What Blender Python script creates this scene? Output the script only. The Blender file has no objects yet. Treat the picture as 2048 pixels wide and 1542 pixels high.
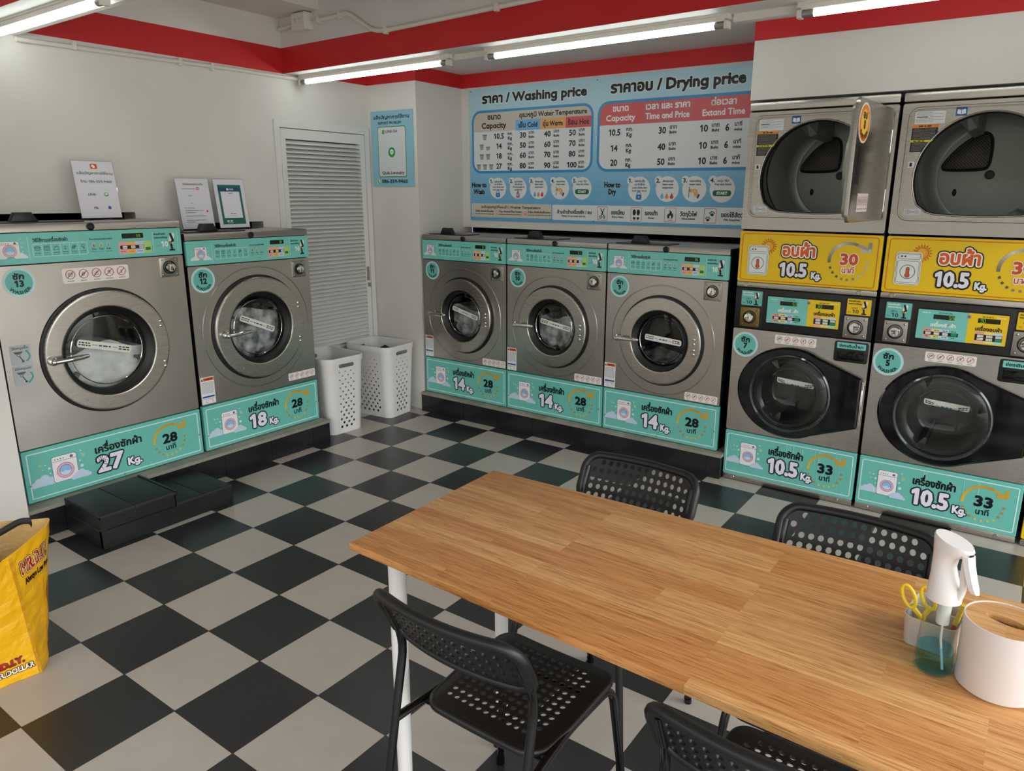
import bpy, bmesh, math, random
from math import sin, cos, pi, radians
from mathutils import Vector, Matrix, noise
from mathutils.geometry import tessellate_polygon

random.seed(7)
SC = bpy.context.scene
COL = SC.collection

# ------------------------------------------------------------------ camera
cam = bpy.data.cameras.new('camera')
cam.sensor_width = 36.0
cam.sensor_fit = 'HORIZONTAL'
cam.lens = 1452.75 * 36.0 / 2048.0
cam.shift_x = -(1057.31 - 1024.0) / 2048.0
cam.shift_y = (752.24 - 771.0) / 2048.0
cam.clip_start = 0.05
camo = bpy.data.objects.new('camera', cam)
COL.objects.link(camo)
_y, _p, _r = 0.6096, 0.2454, 0.0066
_f = Vector((-sin(_y) * cos(_p), cos(_y) * cos(_p), -sin(_p)))
_rt = Vector((cos(_y), sin(_y), 0))
_up = _rt.cross(_f)
_r2 = cos(_r) * _rt + sin(_r) * _up
_u2 = -sin(_r) * _rt + cos(_r) * _up
camo.matrix_world = Matrix(((_r2.x, _u2.x, -_f.x, 2.2708), (_r2.y, _u2.y, -_f.y, -1.2439),
                            (_r2.z, _u2.z, -_f.z, 1.5384), (0, 0, 0, 1)))
SC.camera = camo

# ------------------------------------------------------------------ world, exposure
SC.view_settings.view_transform = 'Standard'
SC.view_settings.look = 'None'
SC.view_settings.gamma = 1.0
SC.view_settings.use_curve_mapping = False
SC.view_settings.exposure = 0.55
W = bpy.data.worlds.new('world')
SC.world = W
W.use_nodes = True
nt = W.node_tree
bg = nt.nodes['Background']
tc = nt.nodes.new('ShaderNodeTexCoord')
sx = nt.nodes.new('ShaderNodeSeparateXYZ')
mr = nt.nodes.new('ShaderNodeMapRange')
rp = nt.nodes.new('ShaderNodeValToRGB')
nt.links.new(tc.outputs['Generated'], sx.inputs[0])
nt.links.new(sx.outputs['Z'], mr.inputs['Value'])
mr.inputs['From Min'].default_value = -1.0
mr.inputs['From Max'].default_value = 1.0
nt.links.new(mr.outputs[0], rp.inputs[0])
cr = rp.color_ramp
cr.elements[0].position = 0.0
cr.elements[0].color = (0.20, 0.19, 0.18, 1)
cr.elements[1].position = 1.0
cr.elements[1].color = (0.80, 0.90, 1.0, 1)
for pos, c in ((0.495, (0.24, 0.23, 0.21, 1)), (0.51, (0.20, 0.22, 0.19, 1)), (0.58, (0.42, 0.44, 0.42, 1)), (0.66, (0.95, 0.98, 1.0, 1))):
    e = cr.elements.new(pos)
    e.color = c
# brighter open street to the right (+x), shaded trees across the road in front (-y)
vd = nt.nodes.new('ShaderNodeVectorMath'); vd.operation = 'DOT_PRODUCT'; vd.inputs[1].default_value = (0.85, 0.30, 0.0)
nt.links.new(tc.outputs['Generated'], vd.inputs[0])
md = nt.nodes.new('ShaderNodeMapRange'); md.inputs['From Min'].default_value = -0.35; md.inputs['From Max'].default_value = 0.85
md.inputs['To Min'].default_value = 0.46; md.inputs['To Max'].default_value = 1.45
nt.links.new(vd.outputs['Value'], md.inputs[0])
vs = nt.nodes.new('ShaderNodeVectorMath'); vs.operation = 'SCALE'
nt.links.new(rp.outputs[0], vs.inputs[0]); nt.links.new(md.outputs[0], vs.inputs['Scale'])
nt.links.new(vs.outputs[0], bg.inputs[0])
bg.inputs[1].default_value = 3.9

# ------------------------------------------------------------------ helpers
def lin(c):
    if isinstance(c, str):
        c = c.lstrip('#')
        if len(c) == 3: c = ''.join(q + q for q in c)
        c = [int(c[i:i + 2], 16) / 255 for i in (0, 2, 4)]
    return tuple((x / 12.92 if x <= 0.04045 else ((x + 0.055) / 1.055) ** 2.4) for x in c)

MATS = {}

def mat(name, color=(0.8, 0.8, 0.8), rough=0.5, metal=0.0, spec=0.5, emit=None, estr=0.0, coat=0.0):
    if name in MATS:
        return MATS[name]
    m = bpy.data.materials.new(name)
    m.use_nodes = True
    b = m.node_tree.nodes['Principled BSDF']
    c = lin(color)
    b.inputs['Base Color'].default_value = (*c, 1)
    b.inputs['Roughness'].default_value = rough
    b.inputs['Metallic'].default_value = metal
    b.inputs['Specular IOR Level'].default_value = spec
    b.inputs['Coat Weight'].default_value = coat
    if emit:
        b.inputs['Emission Color'].default_value = (*lin(emit), 1)
        b.inputs['Emission Strength'].default_value = estr
    MATS[name] = m
    return m

def N(m, typ, **kw):
    n = m.node_tree.nodes.new(typ)
    for k, v in kw.items():
        setattr(n, k, v)
    return n

def L(m, a, b):
    m.node_tree.links.new(a, b)

def bsdf(m):
    return m.node_tree.nodes['Principled BSDF']

def add_bump(m, scale=(1, 1, 1), nscale=20, strength=0.1, dist=0.01, detail=3, coord='Object'):
    t = N(m, 'ShaderNodeTexCoord')
    mp = N(m, 'ShaderNodeMapping')
    mp.inputs['Scale'].default_value = scale
    no = N(m, 'ShaderNodeTexNoise')
    no.inputs['Scale'].default_value = nscale
    no.inputs['Detail'].default_value = detail
    bp = N(m, 'ShaderNodeBump')
    bp.inputs['Strength'].default_value = strength
    bp.inputs['Distance'].default_value = dist
    L(m, t.outputs[coord], mp.inputs[0])
    L(m, mp.outputs[0], no.inputs[0])
    L(m, no.outputs[0], bp.inputs['Height'])
    L(m, bp.outputs[0], bsdf(m).inputs['Normal'])
    return mp, no, bp

def mottle(m, c1, c2, nscale=3, scale=(1, 1, 1), lo=0.35, hi=0.65, detail=4, coord='Object'):
    t = N(m, 'ShaderNodeTexCoord')
    mp = N(m, 'ShaderNodeMapping')
    mp.inputs['Scale'].default_value = scale
    no = N(m, 'ShaderNodeTexNoise')
    no.inputs['Scale'].default_value = nscale
    no.inputs['Detail'].default_value = detail
    r = N(m, 'ShaderNodeValToRGB')
    r.color_ramp.elements[0].position = lo
    r.color_ramp.elements[0].color = (*lin(c1), 1)
    r.color_ramp.elements[1].position = hi
    r.color_ramp.elements[1].color = (*lin(c2), 1)
    L(m, t.outputs[coord], mp.inputs[0])
    L(m, mp.outputs[0], no.inputs[0])
    L(m, no.outputs[0], r.inputs[0])
    L(m, r.outputs[0], bsdf(m).inputs['Base Color'])
    return r

# materials
def steel(name, color, rough, wob=0.05, brush=(2, 2, 180), bs=0.012):
    m = mat(name, color, rough, 1.0)
    t = N(m, 'ShaderNodeTexCoord')
    mp = N(m, 'ShaderNodeMapping')
    mp.inputs['Scale'].default_value = brush
    n1 = N(m, 'ShaderNodeTexNoise')
    n1.inputs['Scale'].default_value = 4
    n1.inputs['Detail'].default_value = 2
    n2 = N(m, 'ShaderNodeTexNoise')
    n2.inputs['Scale'].default_value = 3.0
    n2.inputs['Detail'].default_value = 1
    b1 = N(m, 'ShaderNodeBump')
    b1.inputs['Strength'].default_value = bs
    b1.inputs['Distance'].default_value = 0.001
    b2 = N(m, 'ShaderNodeBump')
    b2.inputs['Strength'].default_value = wob
    b2.inputs['Distance'].default_value = 0.05
    rr = N(m, 'ShaderNodeMapRange')
    rr.inputs['To Min'].default_value = rough - 0.03
    rr.inputs['To Max'].default_value = rough + 0.05
    L(m, t.outputs['Object'], mp.inputs[0])
    L(m, mp.outputs[0], n1.inputs[0])
    L(m, t.outputs['Object'], n2.inputs[0])
    L(m, n1.outputs[0], b1.inputs['Height'])
    L(m, n2.outputs[0], b2.inputs['Height'])
    L(m, b2.outputs[0], b1.inputs['Normal'])
    L(m, b1.outputs[0], bsdf(m).inputs['Normal'])
    L(m, n1.outputs[0], rr.inputs[0])
    L(m, rr.outputs[0], bsdf(m).inputs['Roughness'])
    return m

STEEL = steel('brushed_steel', '#b3ada7', 0.30, 0.10, (2, 2, 160))
STEEL2 = steel('door_steel', '#b5afa8', 0.27, 0.03, (2, 2, 160), 0.005)
DRYST = steel('stack_steel', '#b4aea7', 0.27, 0.12, (2, 2, 160))
CHROME = mat('chrome', '#d8d6d2', 0.08, 1.0)
DULL = mat('dull_metal', '#aaa59d', 0.3, 1.0)
BRASS = mat('worn_brass', '#8a744a', 0.35, 1.0)
RUBBER = mat('black_rubber', '#0b0b0c', 0.45)
BLACKP = mat('black_plastic', '#121214', 0.38)
GLOSSB = mat('gloss_black', '#050506', 0.07, 0, 0.35)
CABIN = mat('cabinet_black', '#101012', 0.5)
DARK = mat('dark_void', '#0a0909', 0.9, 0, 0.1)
DRUMST = steel('drum_steel', '#6a6866', 0.32, 0.05, (40, 40, 40))
DRYBACK = mat('galvanised_drum', '#9a9f97', 0.42, 0.35)
WHITEP = mat('white_plastic', '#e3dfdd', 0.35)
add_bump(WHITEP, nscale=6, strength=0.02)
CHAIRP = mat('chair_plastic', '#0e0e10', 0.42)
add_bump(CHAIRP, nscale=400, strength=0.08, dist=0.001)
CHAIRM = mat('chair_tube', '#08080a', 0.22)
PRINT = mat('print_ink', '#ffffff', 0.32, 0, 0.4)
_a = N(PRINT, 'ShaderNodeAttribute', attribute_name='ink')
L(PRINT, _a.outputs['Color'], bsdf(PRINT).inputs['Base Color'])
GLOW = mat('led_glow', '#203008', 0.4, 0, 0.5, '#8fd629', 1.2)
TUBEM = mat('tube_light', '#ffffff', 0.3, 0, 0.5, '#f3fffa', 9.0)

def paint(name, c, c2, rough=0.55, bump=0.05):
    m = mat(name, c, rough, 0, 0.3)
    mottle(m, c, c2, 2.2)
    add_bump(m, nscale=60, strength=bump, dist=0.002)
    return m

WALLW = paint('wall_white', '#d9d5d0', '#dfdbd6')
WALLR = paint('wall_red', '#c4282b', '#c92d30', 0.42)
CEILW = paint('ceiling_white', '#d6d2cf', '#dddad6')
CONDUIT = mat('conduit_white', '#dcd8ce', 0.4)
DOORW = mat('louvre_white', '#dedddb', 0.3)
CEMENT = mat('cement_ledge', '#8d887c', 0.6)
mottle(CEMENT, '#827d70', '#9b9589', 7)

def glassmat(name, tint=(1, 1, 1), rough=0.0, ior=1.45, extra=0.0):
    m = bpy.data.materials.new(name)
    m.use_nodes = True
    t = m.node_tree
    t.nodes.remove(t.nodes['Principled BSDF'])
    out = t.nodes['Material Output']
    tr = N(m, 'ShaderNodeBsdfTransparent')
    tr.inputs[0].default_value = (*tint, 1)
    gl = N(m, 'ShaderNodeBsdfGlossy')
    gl.inputs['Roughness'].default_value = rough
    fr = N(m, 'ShaderNodeFresnel')
    fr.inputs[0].default_value = ior
    geo = N(m, 'ShaderNodeNewGeometry')
    io = N(m, 'ShaderNodeMix', data_type='FLOAT')
    io.inputs[2].default_value = ior; io.inputs[3].default_value = 1.0 / ior
    L(m, geo.outputs['Backfacing'], io.inputs[0]); L(m, io.outputs[0], fr.inputs[0])
    mx = N(m, 'ShaderNodeMixShader')
    if extra:
        ad = N(m, 'ShaderNodeMath', operation='ADD')
        ad.inputs[1].default_value = extra
        L(m, fr.outputs[0], ad.inputs[0])
        L(m, ad.outputs[0], mx.inputs[0])
    else:
        L(m, fr.outputs[0], mx.inputs[0])
    L(m, tr.outputs[0], mx.inputs[1])
    L(m, gl.outputs[0], mx.inputs[2])
    L(m, mx.outputs[0], out.inputs[0])
    MATS[name] = m
    return m

GLASS = glassmat('door_glass', (0.93, 0.95, 0.94), 0.02)
ACRYL = glassmat('clear_acrylic', (0.97, 0.97, 0.98), 0.02)
BOTTLE = glassmat('bottle_plastic', (0.90, 0.93, 0.92), 0.08)

# ------------------------------------------------------------------ tagging
def tag(o, label=None, cat=None, group=None, kind=None):
    if label: o['label'] = label
    if cat: o['category'] = cat
    if group: o['group'] = group
    if kind: o['kind'] = kind
    return o

def thing(name, label, cat, loc=(0, 0, 0), rz=0.0, group=None):
    o = bpy.data.objects.new(name, None)
    o.empty_display_size = 0.05
    COL.objects.link(o)
    o.location = loc
    o.rotation_euler = (0, 0, rz)
    return tag(o, label, cat, group)

def copy_tree(o, parent=None):
    c = o.copy()
    COL.objects.link(c)
    c.parent = parent
    for ch in list(o.children):
        copy_tree(ch, c)
    return c

# ------------------------------------------------------------------ 2D outlines
def rrect(x0, y0, x1, y1, r, n=5):
    r = max(1e-5, min(r, abs(x1 - x0) / 2 - 1e-5, abs(y1 - y0) / 2 - 1e-5))
    P = []
    for cx, cy, a in ((x1 - r, y0 + r, -90), (x1 - r, y1 - r, 0), (x0 + r, y1 - r, 90), (x0 + r, y0 + r, 180)):
        for i in range(n + 1):
            t = radians(a + 90 * i / n)
            P.append((cx + r * cos(t), cy + r * sin(t)))
    return P

def circ(x, y, r, n=32, ry=None, a0=0):
    ry = ry or r
    return [(x + r * cos(a0 + 2 * pi * i / n), y + ry * sin(a0 + 2 * pi * i / n)) for i in range(n)]

def area2(P):
    return 0.5 * sum(P[i - 1][0] * P[i][1] - P[i][0] * P[i - 1][1] for i in range(len(P)))

def offset(P, d):
    if area2(P) < 0: P = P[::-1]
    n = len(P); out = []
    for i in range(n):
        a, b, c = Vector(P[i - 1]), Vector(P[i]), Vector(P[(i + 1) % n])
        e1 = (b - a); e2 = (c - b)
        if e1.length < 1e-9 or e2.length < 1e-9:
            out.append(tuple(b)); continue
        e1.normalize(); e2.normalize()
        n1 = Vector((-e1.y, e1.x)); n2 = Vector((-e2.y, e2.x))
        m = n1 + n2
        k = m.length_squared
        m = m * (2 / k) if k > 0.2 else m * 3
        out.append((b.x + m.x * d, b.y + m.y * d))
    return out

def fillpoly(loops):
    vs = [[Vector((p[0], p[1], 0)) for p in lp] for lp in loops]
    return tessellate_polygon(vs)

# ------------------------------------------------------------------ fonts
_GL = {}
_TONE = '\u0e48\u0e49\u0e4a\u0e4b\u0e4c'
_UPV = '\u0e34\u0e35\u0e36\u0e37\u0e31\u0e47'

def _mesh_of(txt, fill='NONE'):
    c = bpy.data.curves.new('g', 'FONT')
    c.body = txt
    c.size = 1
    c.resolution_u = 2
    c.fill_mode = fill
    o = bpy.data.objects.new('g', c)
    COL.objects.link(o)
    dg = bpy.context.evaluated_depsgraph_get()
    me = bpy.data.meshes.new_from_object(o.evaluated_get(dg))
    bpy.data.objects.remove(o)
    bpy.data.curves.remove(c)
    return me

def _xmax(txt):
    me = _mesh_of(txt)
    x = max((v.co.x for v in me.vertices), default=0)
    bpy.data.meshes.remove(me)
    return x

def _inside(p, P):
    r = False
    for i in range(len(P)):
        (x1, y1), (x2, y2) = P[i - 1], P[i]
        if (y1 > p[1]) != (y2 > p[1]) and p[0] < (x2 - x1) * (p[1] - y1) / (y2 - y1) + x1:
            r = not r
    return r

def glyph(ch):
    if ch in _GL: return _GL[ch]
    if 'I' not in _GL and ch != 'I': glyph('I')
    adv = _xmax(ch + 'I') - _xmax('I')
    me = _mesh_of(ch)
    nb = {}
    for e in me.edges:
        a, b = e.vertices
        nb.setdefault(a, []).append(b); nb.setdefault(b, []).append(a)
    # keep direction: consecutive vertex indices follow the outline
    loops = []; seen = set()
    for s in sorted(nb):
        if s in seen: continue
        lp = [s]; seen.add(s); cur = s
        while True:
            nx = [k for k in nb[cur] if k not in seen]
            if not nx: break
            k = cur + 1 if cur + 1 in nx else nx[0]
            lp.append(k); seen.add(k); cur = k
        if len(lp) > 2:
            P = [(me.vertices[i].co.x, me.vertices[i].co.y) for i in lp]
            Q = [P[0]]
            for p in P[1:]:
                if abs(p[0] - Q[-1][0]) + abs(p[1] - Q[-1][1]) > 1e-4: Q.append(p)
            if len(Q) > 2: loops.append(Q)
    bpy.data.meshes.remove(me)
    groups = []
    if loops:
        sg = 1 if area2(max(loops, key=lambda q: abs(area2(q)))) > 0 else -1
        outs = [q for q in loops if area2(q) * sg > 0]
        holes = [q for q in loops if area2(q) * sg <= 0]
        hs = {i: [] for i in range(len(outs))}
        for h in holes:
            c = [i for i in range(len(outs)) if _inside(h[0], outs[i])]
            if c:
                hs[min(c, key=lambda i: abs(area2(outs[i])))].append(h)
        for i, o in enumerate(outs):
            lp = [o] + hs[i]
            groups.append((lp, fillpoly(lp)))
    _GL[ch] = (adv, groups)
    return _GL[ch]

def _stroke(pts, w, closed=False):
    P = [Vector((x, y, 0)) for x, y in pts]; n = len(P); A_, B_ = [], []
    for i in range(n):
        d = (P[(i + 1) % n] - P[i - 1]) if closed or 0 < i < n - 1 else (P[1] - P[0] if i == 0 else P[-1] - P[-2])
        d.normalize(); q = Vector((-d.y, d.x, 0)) * w / 2
        A_.append(((P[i] + q).x, (P[i] + q).y)); B_.append(((P[i] - q).x, (P[i] - q).y))
    return [A_, B_[::-1]] if closed else [A_ + B_[::-1]]

def round_glyphs():
    """one-storey a and g and a flagged 1, as in the rounded lettering of the signs"""
    cap = capH(); xh = max(p[1] for lp, t in glyph('x')[1] for q in lp for p in q); w = 0.085
    r = xh / 2 - w / 2; cx = r + w / 2 + 0.05
    ring = [[(cx + (r + w / 2) * cos(2 * pi * i / 24), xh / 2 + (r + w / 2) * sin(2 * pi * i / 24)) for i in range(24)], [(cx + (r - w / 2) * cos(-2 * pi * i / 24), xh / 2 + (r - w / 2) * sin(-2 * pi * i / 24)) for i in range(24)]]
    sx0 = cx + r
    stem = lambda y0: [[(sx0 - w / 2, y0), (sx0 + w / 2, y0), (sx0 + w / 2, xh), (sx0 - w / 2, xh)]]
    hook = _stroke([(sx0, 0.0), (sx0, -0.07), (sx0 - 0.05, -0.155), (cx, -0.185), (cx - r * 0.7, -0.165), (cx - r * 0.95, -0.13)], w)
    adv = sx0 + w / 2 + 0.06
    mk = lambda *L_: [(l, fillpoly(l)) for l in L_]
    _GL['a'] = (adv, mk(ring, stem(0)))
    _GL['g'] = (adv, mk(ring, stem(0), hook))
    one = [[(0.20, 0), (0.29, 0), (0.29, cap), (0.215, cap), (0.05, cap - 0.10), (0.05, cap - 0.20), (0.20, cap - 0.125)]]
    _GL['1'] = (0.44, mk(one))

def capH():
    if '_cap' not in _GL:
        a, g = glyph('H')
        _GL['_cap'] = max(p[1] for lp, t in g for q in lp for p in q)
    return _GL['_cap']

round_glyphs()

class Art:
    """flat printed artwork: coloured polygons in layers"""
    def __init__(s): s.P = []
    def add(s, vs, fs, c, l): s.P.append((vs, fs, lin(c), l))
    def poly(s, pts, c, l=1):
        s.add(list(pts), fillpoly([pts]), c, l)
    def hpoly(s, loops, c, l=1):
        s.add([p for q in loops for p in q], fillpoly(loops), c, l)
    def rect(s, x0, y0, x1, y1, c, l=1, r=0):
        s.add(rrect(x0, y0, x1, y1, r) if r else [(x0, y0), (x1, y0), (x1, y1), (x0, y1)], None, c, l)
    def disc(s, x, y, r, c, l=1, ry=None, n=24): s.add(circ(x, y, r, n, ry), None, c, l)
    def ring(s, x, y, r0, r1, c, l=1, a0=0, a1=360, n=36):
        vs = []; fs = []
        for i in range(n + 1):
            t = radians(a0 + (a1 - a0) * i / n)
            vs += [(x + r0 * cos(t), y + r0 * sin(t)), (x + r1 * cos(t), y + r1 * sin(t))]
            if i: fs.append((2 * i - 2, 2 * i - 1, 2 * i + 1, 2 * i))
        s.add(vs, fs, c, l)
    def line(s, pts, w, c, l=1, closed=False, cap=True):
        vs = []; fs = []
        n = len(pts)
        for i in range(n if closed else n - 1):
            a, b = Vector(pts[i]), Vector(pts[(i + 1) % n])
            d = b - a
            if d.length < 1e-9: continue
            d.normalize(); q = Vector((-d.y, d.x)) * w / 2
            k = len(vs)
            vs += [tuple(a + q), tuple(a - q), tuple(b - q), tuple(b + q)]
            fs.append((k, k + 1, k + 2, k + 3))
        if cap:
            for p in pts:
                k = len(vs); vs += circ(p[0], p[1], w / 2, 8); fs.append(tuple(range(k, k + 8)))
        s.add(vs, fs, c, l)
    def frame(s, x0, y0, x1, y1, w, c, l=1, r=0.0):
        s.line(rrect(x0, y0, x1, y1, r) if r else [(x0, y0), (x1, y0), (x1, y1), (x0, y1)], w, c, l, True)
    def micro(s, x0, y, x1, h, c, l=2):
        """a line of print too small to read in the photograph"""
        x = x0
        while x < x1 - h:
            w = random.uniform(1.2, 3.2) * h
            s.rect(x, y - h / 2, min(x + w, x1), y + h / 2, c, l)
            x += w + h * 0.7
    def width(s, t, h):
        k = h / capH()
        return sum(glyph(c)[0] for c in t) * k
    def text(s, t, x, y, h, c, al='c', w=None, bold=0.0, l=2, out=0.0, oc=None, arc=None, sl=0.0):
        """h = capital height; w = fit to this width; arc=(cx,cy,r) centres the text under an arc"""
        k = h / capH()
        tot = sum(glyph(ch)[0] for ch in t) * k
        kx = k * (w / tot if w and tot else 1)
        tw = w if w else tot
        x0 = x - (tw / 2 if al == 'c' else tw if al == 'r' else 0)
        pen = x0
        for i, ch in enumerate(t):
            adv, groups = glyph(ch)
            dx = dy = 0.0
            if ch in _TONE and i:
                if t[i - 1] in _UPV or (i + 1 < len(t) and t[i + 1] == '\u0e33'): dy = 0.21
            if ch in _TONE or ch in _UPV:
                j = i - 1
                while j > 0 and (t[j] in _TONE or t[j] in _UPV): j -= 1
                if t[j] in '\u0e1b\u0e1d\u0e1f': dx = -0.1
            def tf(p):
                px = pen + (p[0] + dx) * kx; py = (p[1] + dy) * k
                px += sl * py
                if arc:
                    cx, cy, r = arc
                    a = (px - x) / r
                    rr = r - py
                    return (cx + rr * sin(a), cy - rr * cos(a))
                return (px, y + py)
            for lp, tr in groups:
                for kk, (grow, col, lay) in enumerate(((out, oc, l), (bold * h, c, l + 1 if out else l))):
                    if kk == 0 and not out: continue
                    Q = [[tf(p) for p in q] for q in lp]
                    s.add([p for q in Q for p in q], tr, col, lay)
                    if grow > 0:
                        for q in Q: s.line(q, 2 * grow, col, lay, True)
            pen += adv * kx

# ------------------------------------------------------------------ mesh builder
STEP = 0.00024
class MB:
    def __init__(s): s.v = []; s.f = []; s.m = []; s.c = []; s.ink = False; s.cnt = 0
    def add(s, vs, fs, m=0, col=None, T=None):
        k = len(s.v)
        if T is not None: vs = [T @ Vector(p) for p in vs]
        s.v += [tuple(p) for p in vs]
        c = lin(col) if col is not None else None
        if c: s.ink = True
        for f in fs:
            s.f.append(tuple(i + k for i in f)); s.m.append(m); s.c.append(c)
        return s
    def box(s, x0, x1, y0, y1, z0, z1, m=0, col=None, T=None):
        vs = [(x, y, z) for x in (x0, x1) for y in (y0, y1) for z in (z0, z1)]
        return s.add(vs, [(0, 1, 3, 2), (4, 6, 7, 5), (0, 4, 5, 1), (2, 3, 7, 6), (0, 2, 6, 4), (1, 5, 7, 3)], m, col, T)
    def loft(s, rings, m=0, col=None, T=None, closed=True, cap0=False, cap1=False, wrap=False):
        n = len(rings[0]); vs = [p for r in rings for p in r]; fs = []
        R = len(rings)
        for j in range(R if wrap else R - 1):
            a, b = j * n, ((j + 1) % R) * n
            for i in range(n if closed else n - 1):
                k = (i + 1) % n
                fs.append((a + i, a + k, b + k, b + i))
        if cap0: fs.append(tuple(range(n - 1, -1, -1)))
        if cap1: fs.append(tuple(range((R - 1) * n, R * n)))
        return s.add(vs, fs, m, col, T)
    def prism(s, pts, fn, d0, d1, bev=0.0, m=0, col=None, back=True, seg=2):
        """outline pts (x,y) extruded from d0 (back) to d1 (front), fn(x,y,d)->xyz, bevelled front rim"""
        if area2(pts) < 0: pts = pts[::-1]
        rings = [[fn(x, y, d0) for x, y in pts]]
        if bev:
            for i in range(seg + 1):
                t = pi / 2 * i / seg
                P = offset(pts, bev * (1 - cos(t)))
                rings.append([fn(x, y, d1 - bev + bev * sin(t)) for x, y in P])
        else: rings.append([fn(x, y, d1) for x, y in pts])
        return s.loft(rings, m, col, None, True, back, True)
    def plate(s, x0, x1, z0, z1, yf, yb, r=0.0, bev=0.0, m=0, col=None):
        P = rrect(x0, z0, x1, z1, r) if r else [(x0, z0), (x1, z0), (x1, z1), (x0, z1)]
        return s.prism(P, lambda x, y, d: (x, -d, y), -yb, -yf, bev, m, col)
    def holed(s, loops, fn, d0, d1, m=0, col=None):
        """flat plate with holes: front, back and all rims"""
        vs = []; fs = []
        tri = fillpoly(loops)
        flat = [p for q in loops for p in q]
        n = len(flat)
        vs = [fn(x, y, d1) for x, y in flat] + [fn(x, y, d0) for x, y in flat]
        fs += [tuple(t) for t in tri] + [tuple(i + n for i in t[::-1]) for t in tri]
        k = 0
        for q in loops:
            for i in range(len(q)):
                a, b = k + i, k + (i + 1) % len(q)
                fs.append((a, b, b + n, a + n))
            k += len(q)
        return s.add(vs, fs, m, col)
    def lathe(s, prof, T=None, n=48, m=0, col=None, closed=False):
        rings = [[(r * cos(2 * pi * i / n), r * sin(2 * pi * i / n), h) for i in range(n)] for r, h in prof]
        return s.loft(rings, m, col, T, True, prof[0][0] > 1e-6 and closed, prof[-1][0] > 1e-6 and closed)
    def disc(s, r, h, T=None, n=32, m=0, col=None):
        return s.add([(r * cos(2 * pi * i / n), r * sin(2 * pi * i / n), h) for i in range(n)], [tuple(range(n))], m, col, T)
    def tube(s, path, r, n=10, m=0, col=None, caps=True, closed=False, ry=None):
        P = [Vector(p) for p in path]
        K = len(P); rings = []
        up = None
        for i in range(K):
            if closed: d = P[(i + 1) % K] - P[i - 1]
            else: d = P[min(i + 1, K - 1)] - P[max(i - 1, 0)]
            d.normalize()
            if up is None:
                up = Vector((0, 0, 1)) if abs(d.z) < 0.9 else Vector((1, 0, 0))
            up = (up - d * up.dot(d)).normalized()
            sd = d.cross(up)
            rr = r(i / (K - 1)) if callable(r) else r
            rings.append([tuple(P[i] + sd * rr * cos(2 * pi * j / n) + up * (ry or rr) * sin(2 * pi * j / n)) for j in range(n)])
        return s.loft(rings, m, col, None, True, caps and not closed, caps and not closed, closed)
    def ball(s, c, r, n=10, m=0, col=None, sc=(1, 1, 1)):
        rings = []
        for j in range(n + 1):
            t = pi * j / n
            rings.append([(c[0] + max(1e-5, sin(t)) * r * sc[0] * cos(2 * pi * i / (2 * n)), c[1] + max(1e-5, sin(t)) * r * sc[1] * sin(2 * pi * i / (2 * n)), c[2] + r * sc[2] * cos(t)) for i in range(2 * n)])
        return s.loft(rings, m, col)
    def art(s, A, fn, base=0.0006, m=0):
        s.ink = True
        for vs, fs, c, l in A.P:
            k = len(s.v)
            d = base + l * STEP
            if fs is None: fs = [tuple(range(len(vs)))]
            # overlapping pieces of one layer are stacked a few microns apart
            if len(fs) and len(fs[0]) == 3 or len(fs) == 1:
                s.cnt = (s.cnt + 1) % 11 if len(fs) == 1 else 0
                q = d + s.cnt * 7e-6
                s.v += [tuple(fn(p[0], p[1], q)) for p in vs]
                for f in fs:
                    s.f.append(tuple(i + k for i in f)); s.m.append(m); s.c.append(c)
            else:
                for j, f in enumerate(fs):
                    q = d + (11 + j % 20) * 7e-6
                    k = len(s.v)
                    s.v += [tuple(fn(vs[i][0], vs[i][1], q)) for i in f]
                    s.f.append(tuple(range(k, k + len(f)))); s.m.append(m); s.c.append(c)
        return s
    def build(s, name, mats, parent=None, smooth=35, loc=None, recalc=None):
        me = bpy.data.meshes.new(name)
        me.from_pydata(s.v, [], s.f)
        if not isinstance(mats, (list, tuple)): mats = [mats]
        for mm in mats: me.materials.append(mm)
        if len(mats) > 1: me.polygons.foreach_set('material_index', s.m)
        if s.ink:
            at = me.attributes.new('ink', 'FLOAT_COLOR', 'CORNER')
            data = []
            for f, c in zip(s.f, s.c):
                c = c or (1, 1, 1)
                data += [c[0], c[1], c[2], 1.0] * len(f)
            at.data.foreach_set('color', data)
        if recalc is None: recalc = not s.ink
        if recalc:
            bm = bmesh.new(); bm.from_mesh(me)
            bmesh.ops.remove_doubles(bm, verts=bm.verts, dist=1e-6)
            bmesh.ops.recalc_face_normals(bm, faces=bm.faces)
            bm.to_mesh(me); bm.free()
        me.update()
        if smooth and not s.ink:
            me.polygons.foreach_set('use_smooth', [True] * len(me.polygons))
            me.set_sharp_from_angle(angle=radians(smooth))
        o = bpy.data.objects.new(name, me)
        COL.objects.link(o)
        if parent is not None: o.parent = parent
        if loc is not None: o.location = loc
        return o

def FR(x, y=0.0, z=0.0):
    """lathe axis pointing to the front (local -Y) at (x, y, z)"""
    return Matrix.Translation((x, y, z)) @ Matrix.Rotation(pi / 2, 4, 'X')

def fillet(path, rad, n=5):
    P = [Vector(p) for p in path]; out = [P[0]]
    for i in range(1, len(P) - 1):
        a = P[i - 1] - P[i]; b = P[i + 1] - P[i]
        r = min(rad, a.length * 0.45, b.length * 0.45)
        p0 = P[i] + a.normalized() * r; p1 = P[i] + b.normalized() * r
        for k in range(n + 1):
            t = k / n
            out.append(p0 * (1 - t) ** 2 + P[i] * 2 * t * (1 - t) + p1 * t * t)
    out.append(P[-1])
    return [tuple(p) for p in out]

def struct(mb, name, mats, smooth=0):
    return tag(mb.build(name, mats, None, smooth), kind='structure')
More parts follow.
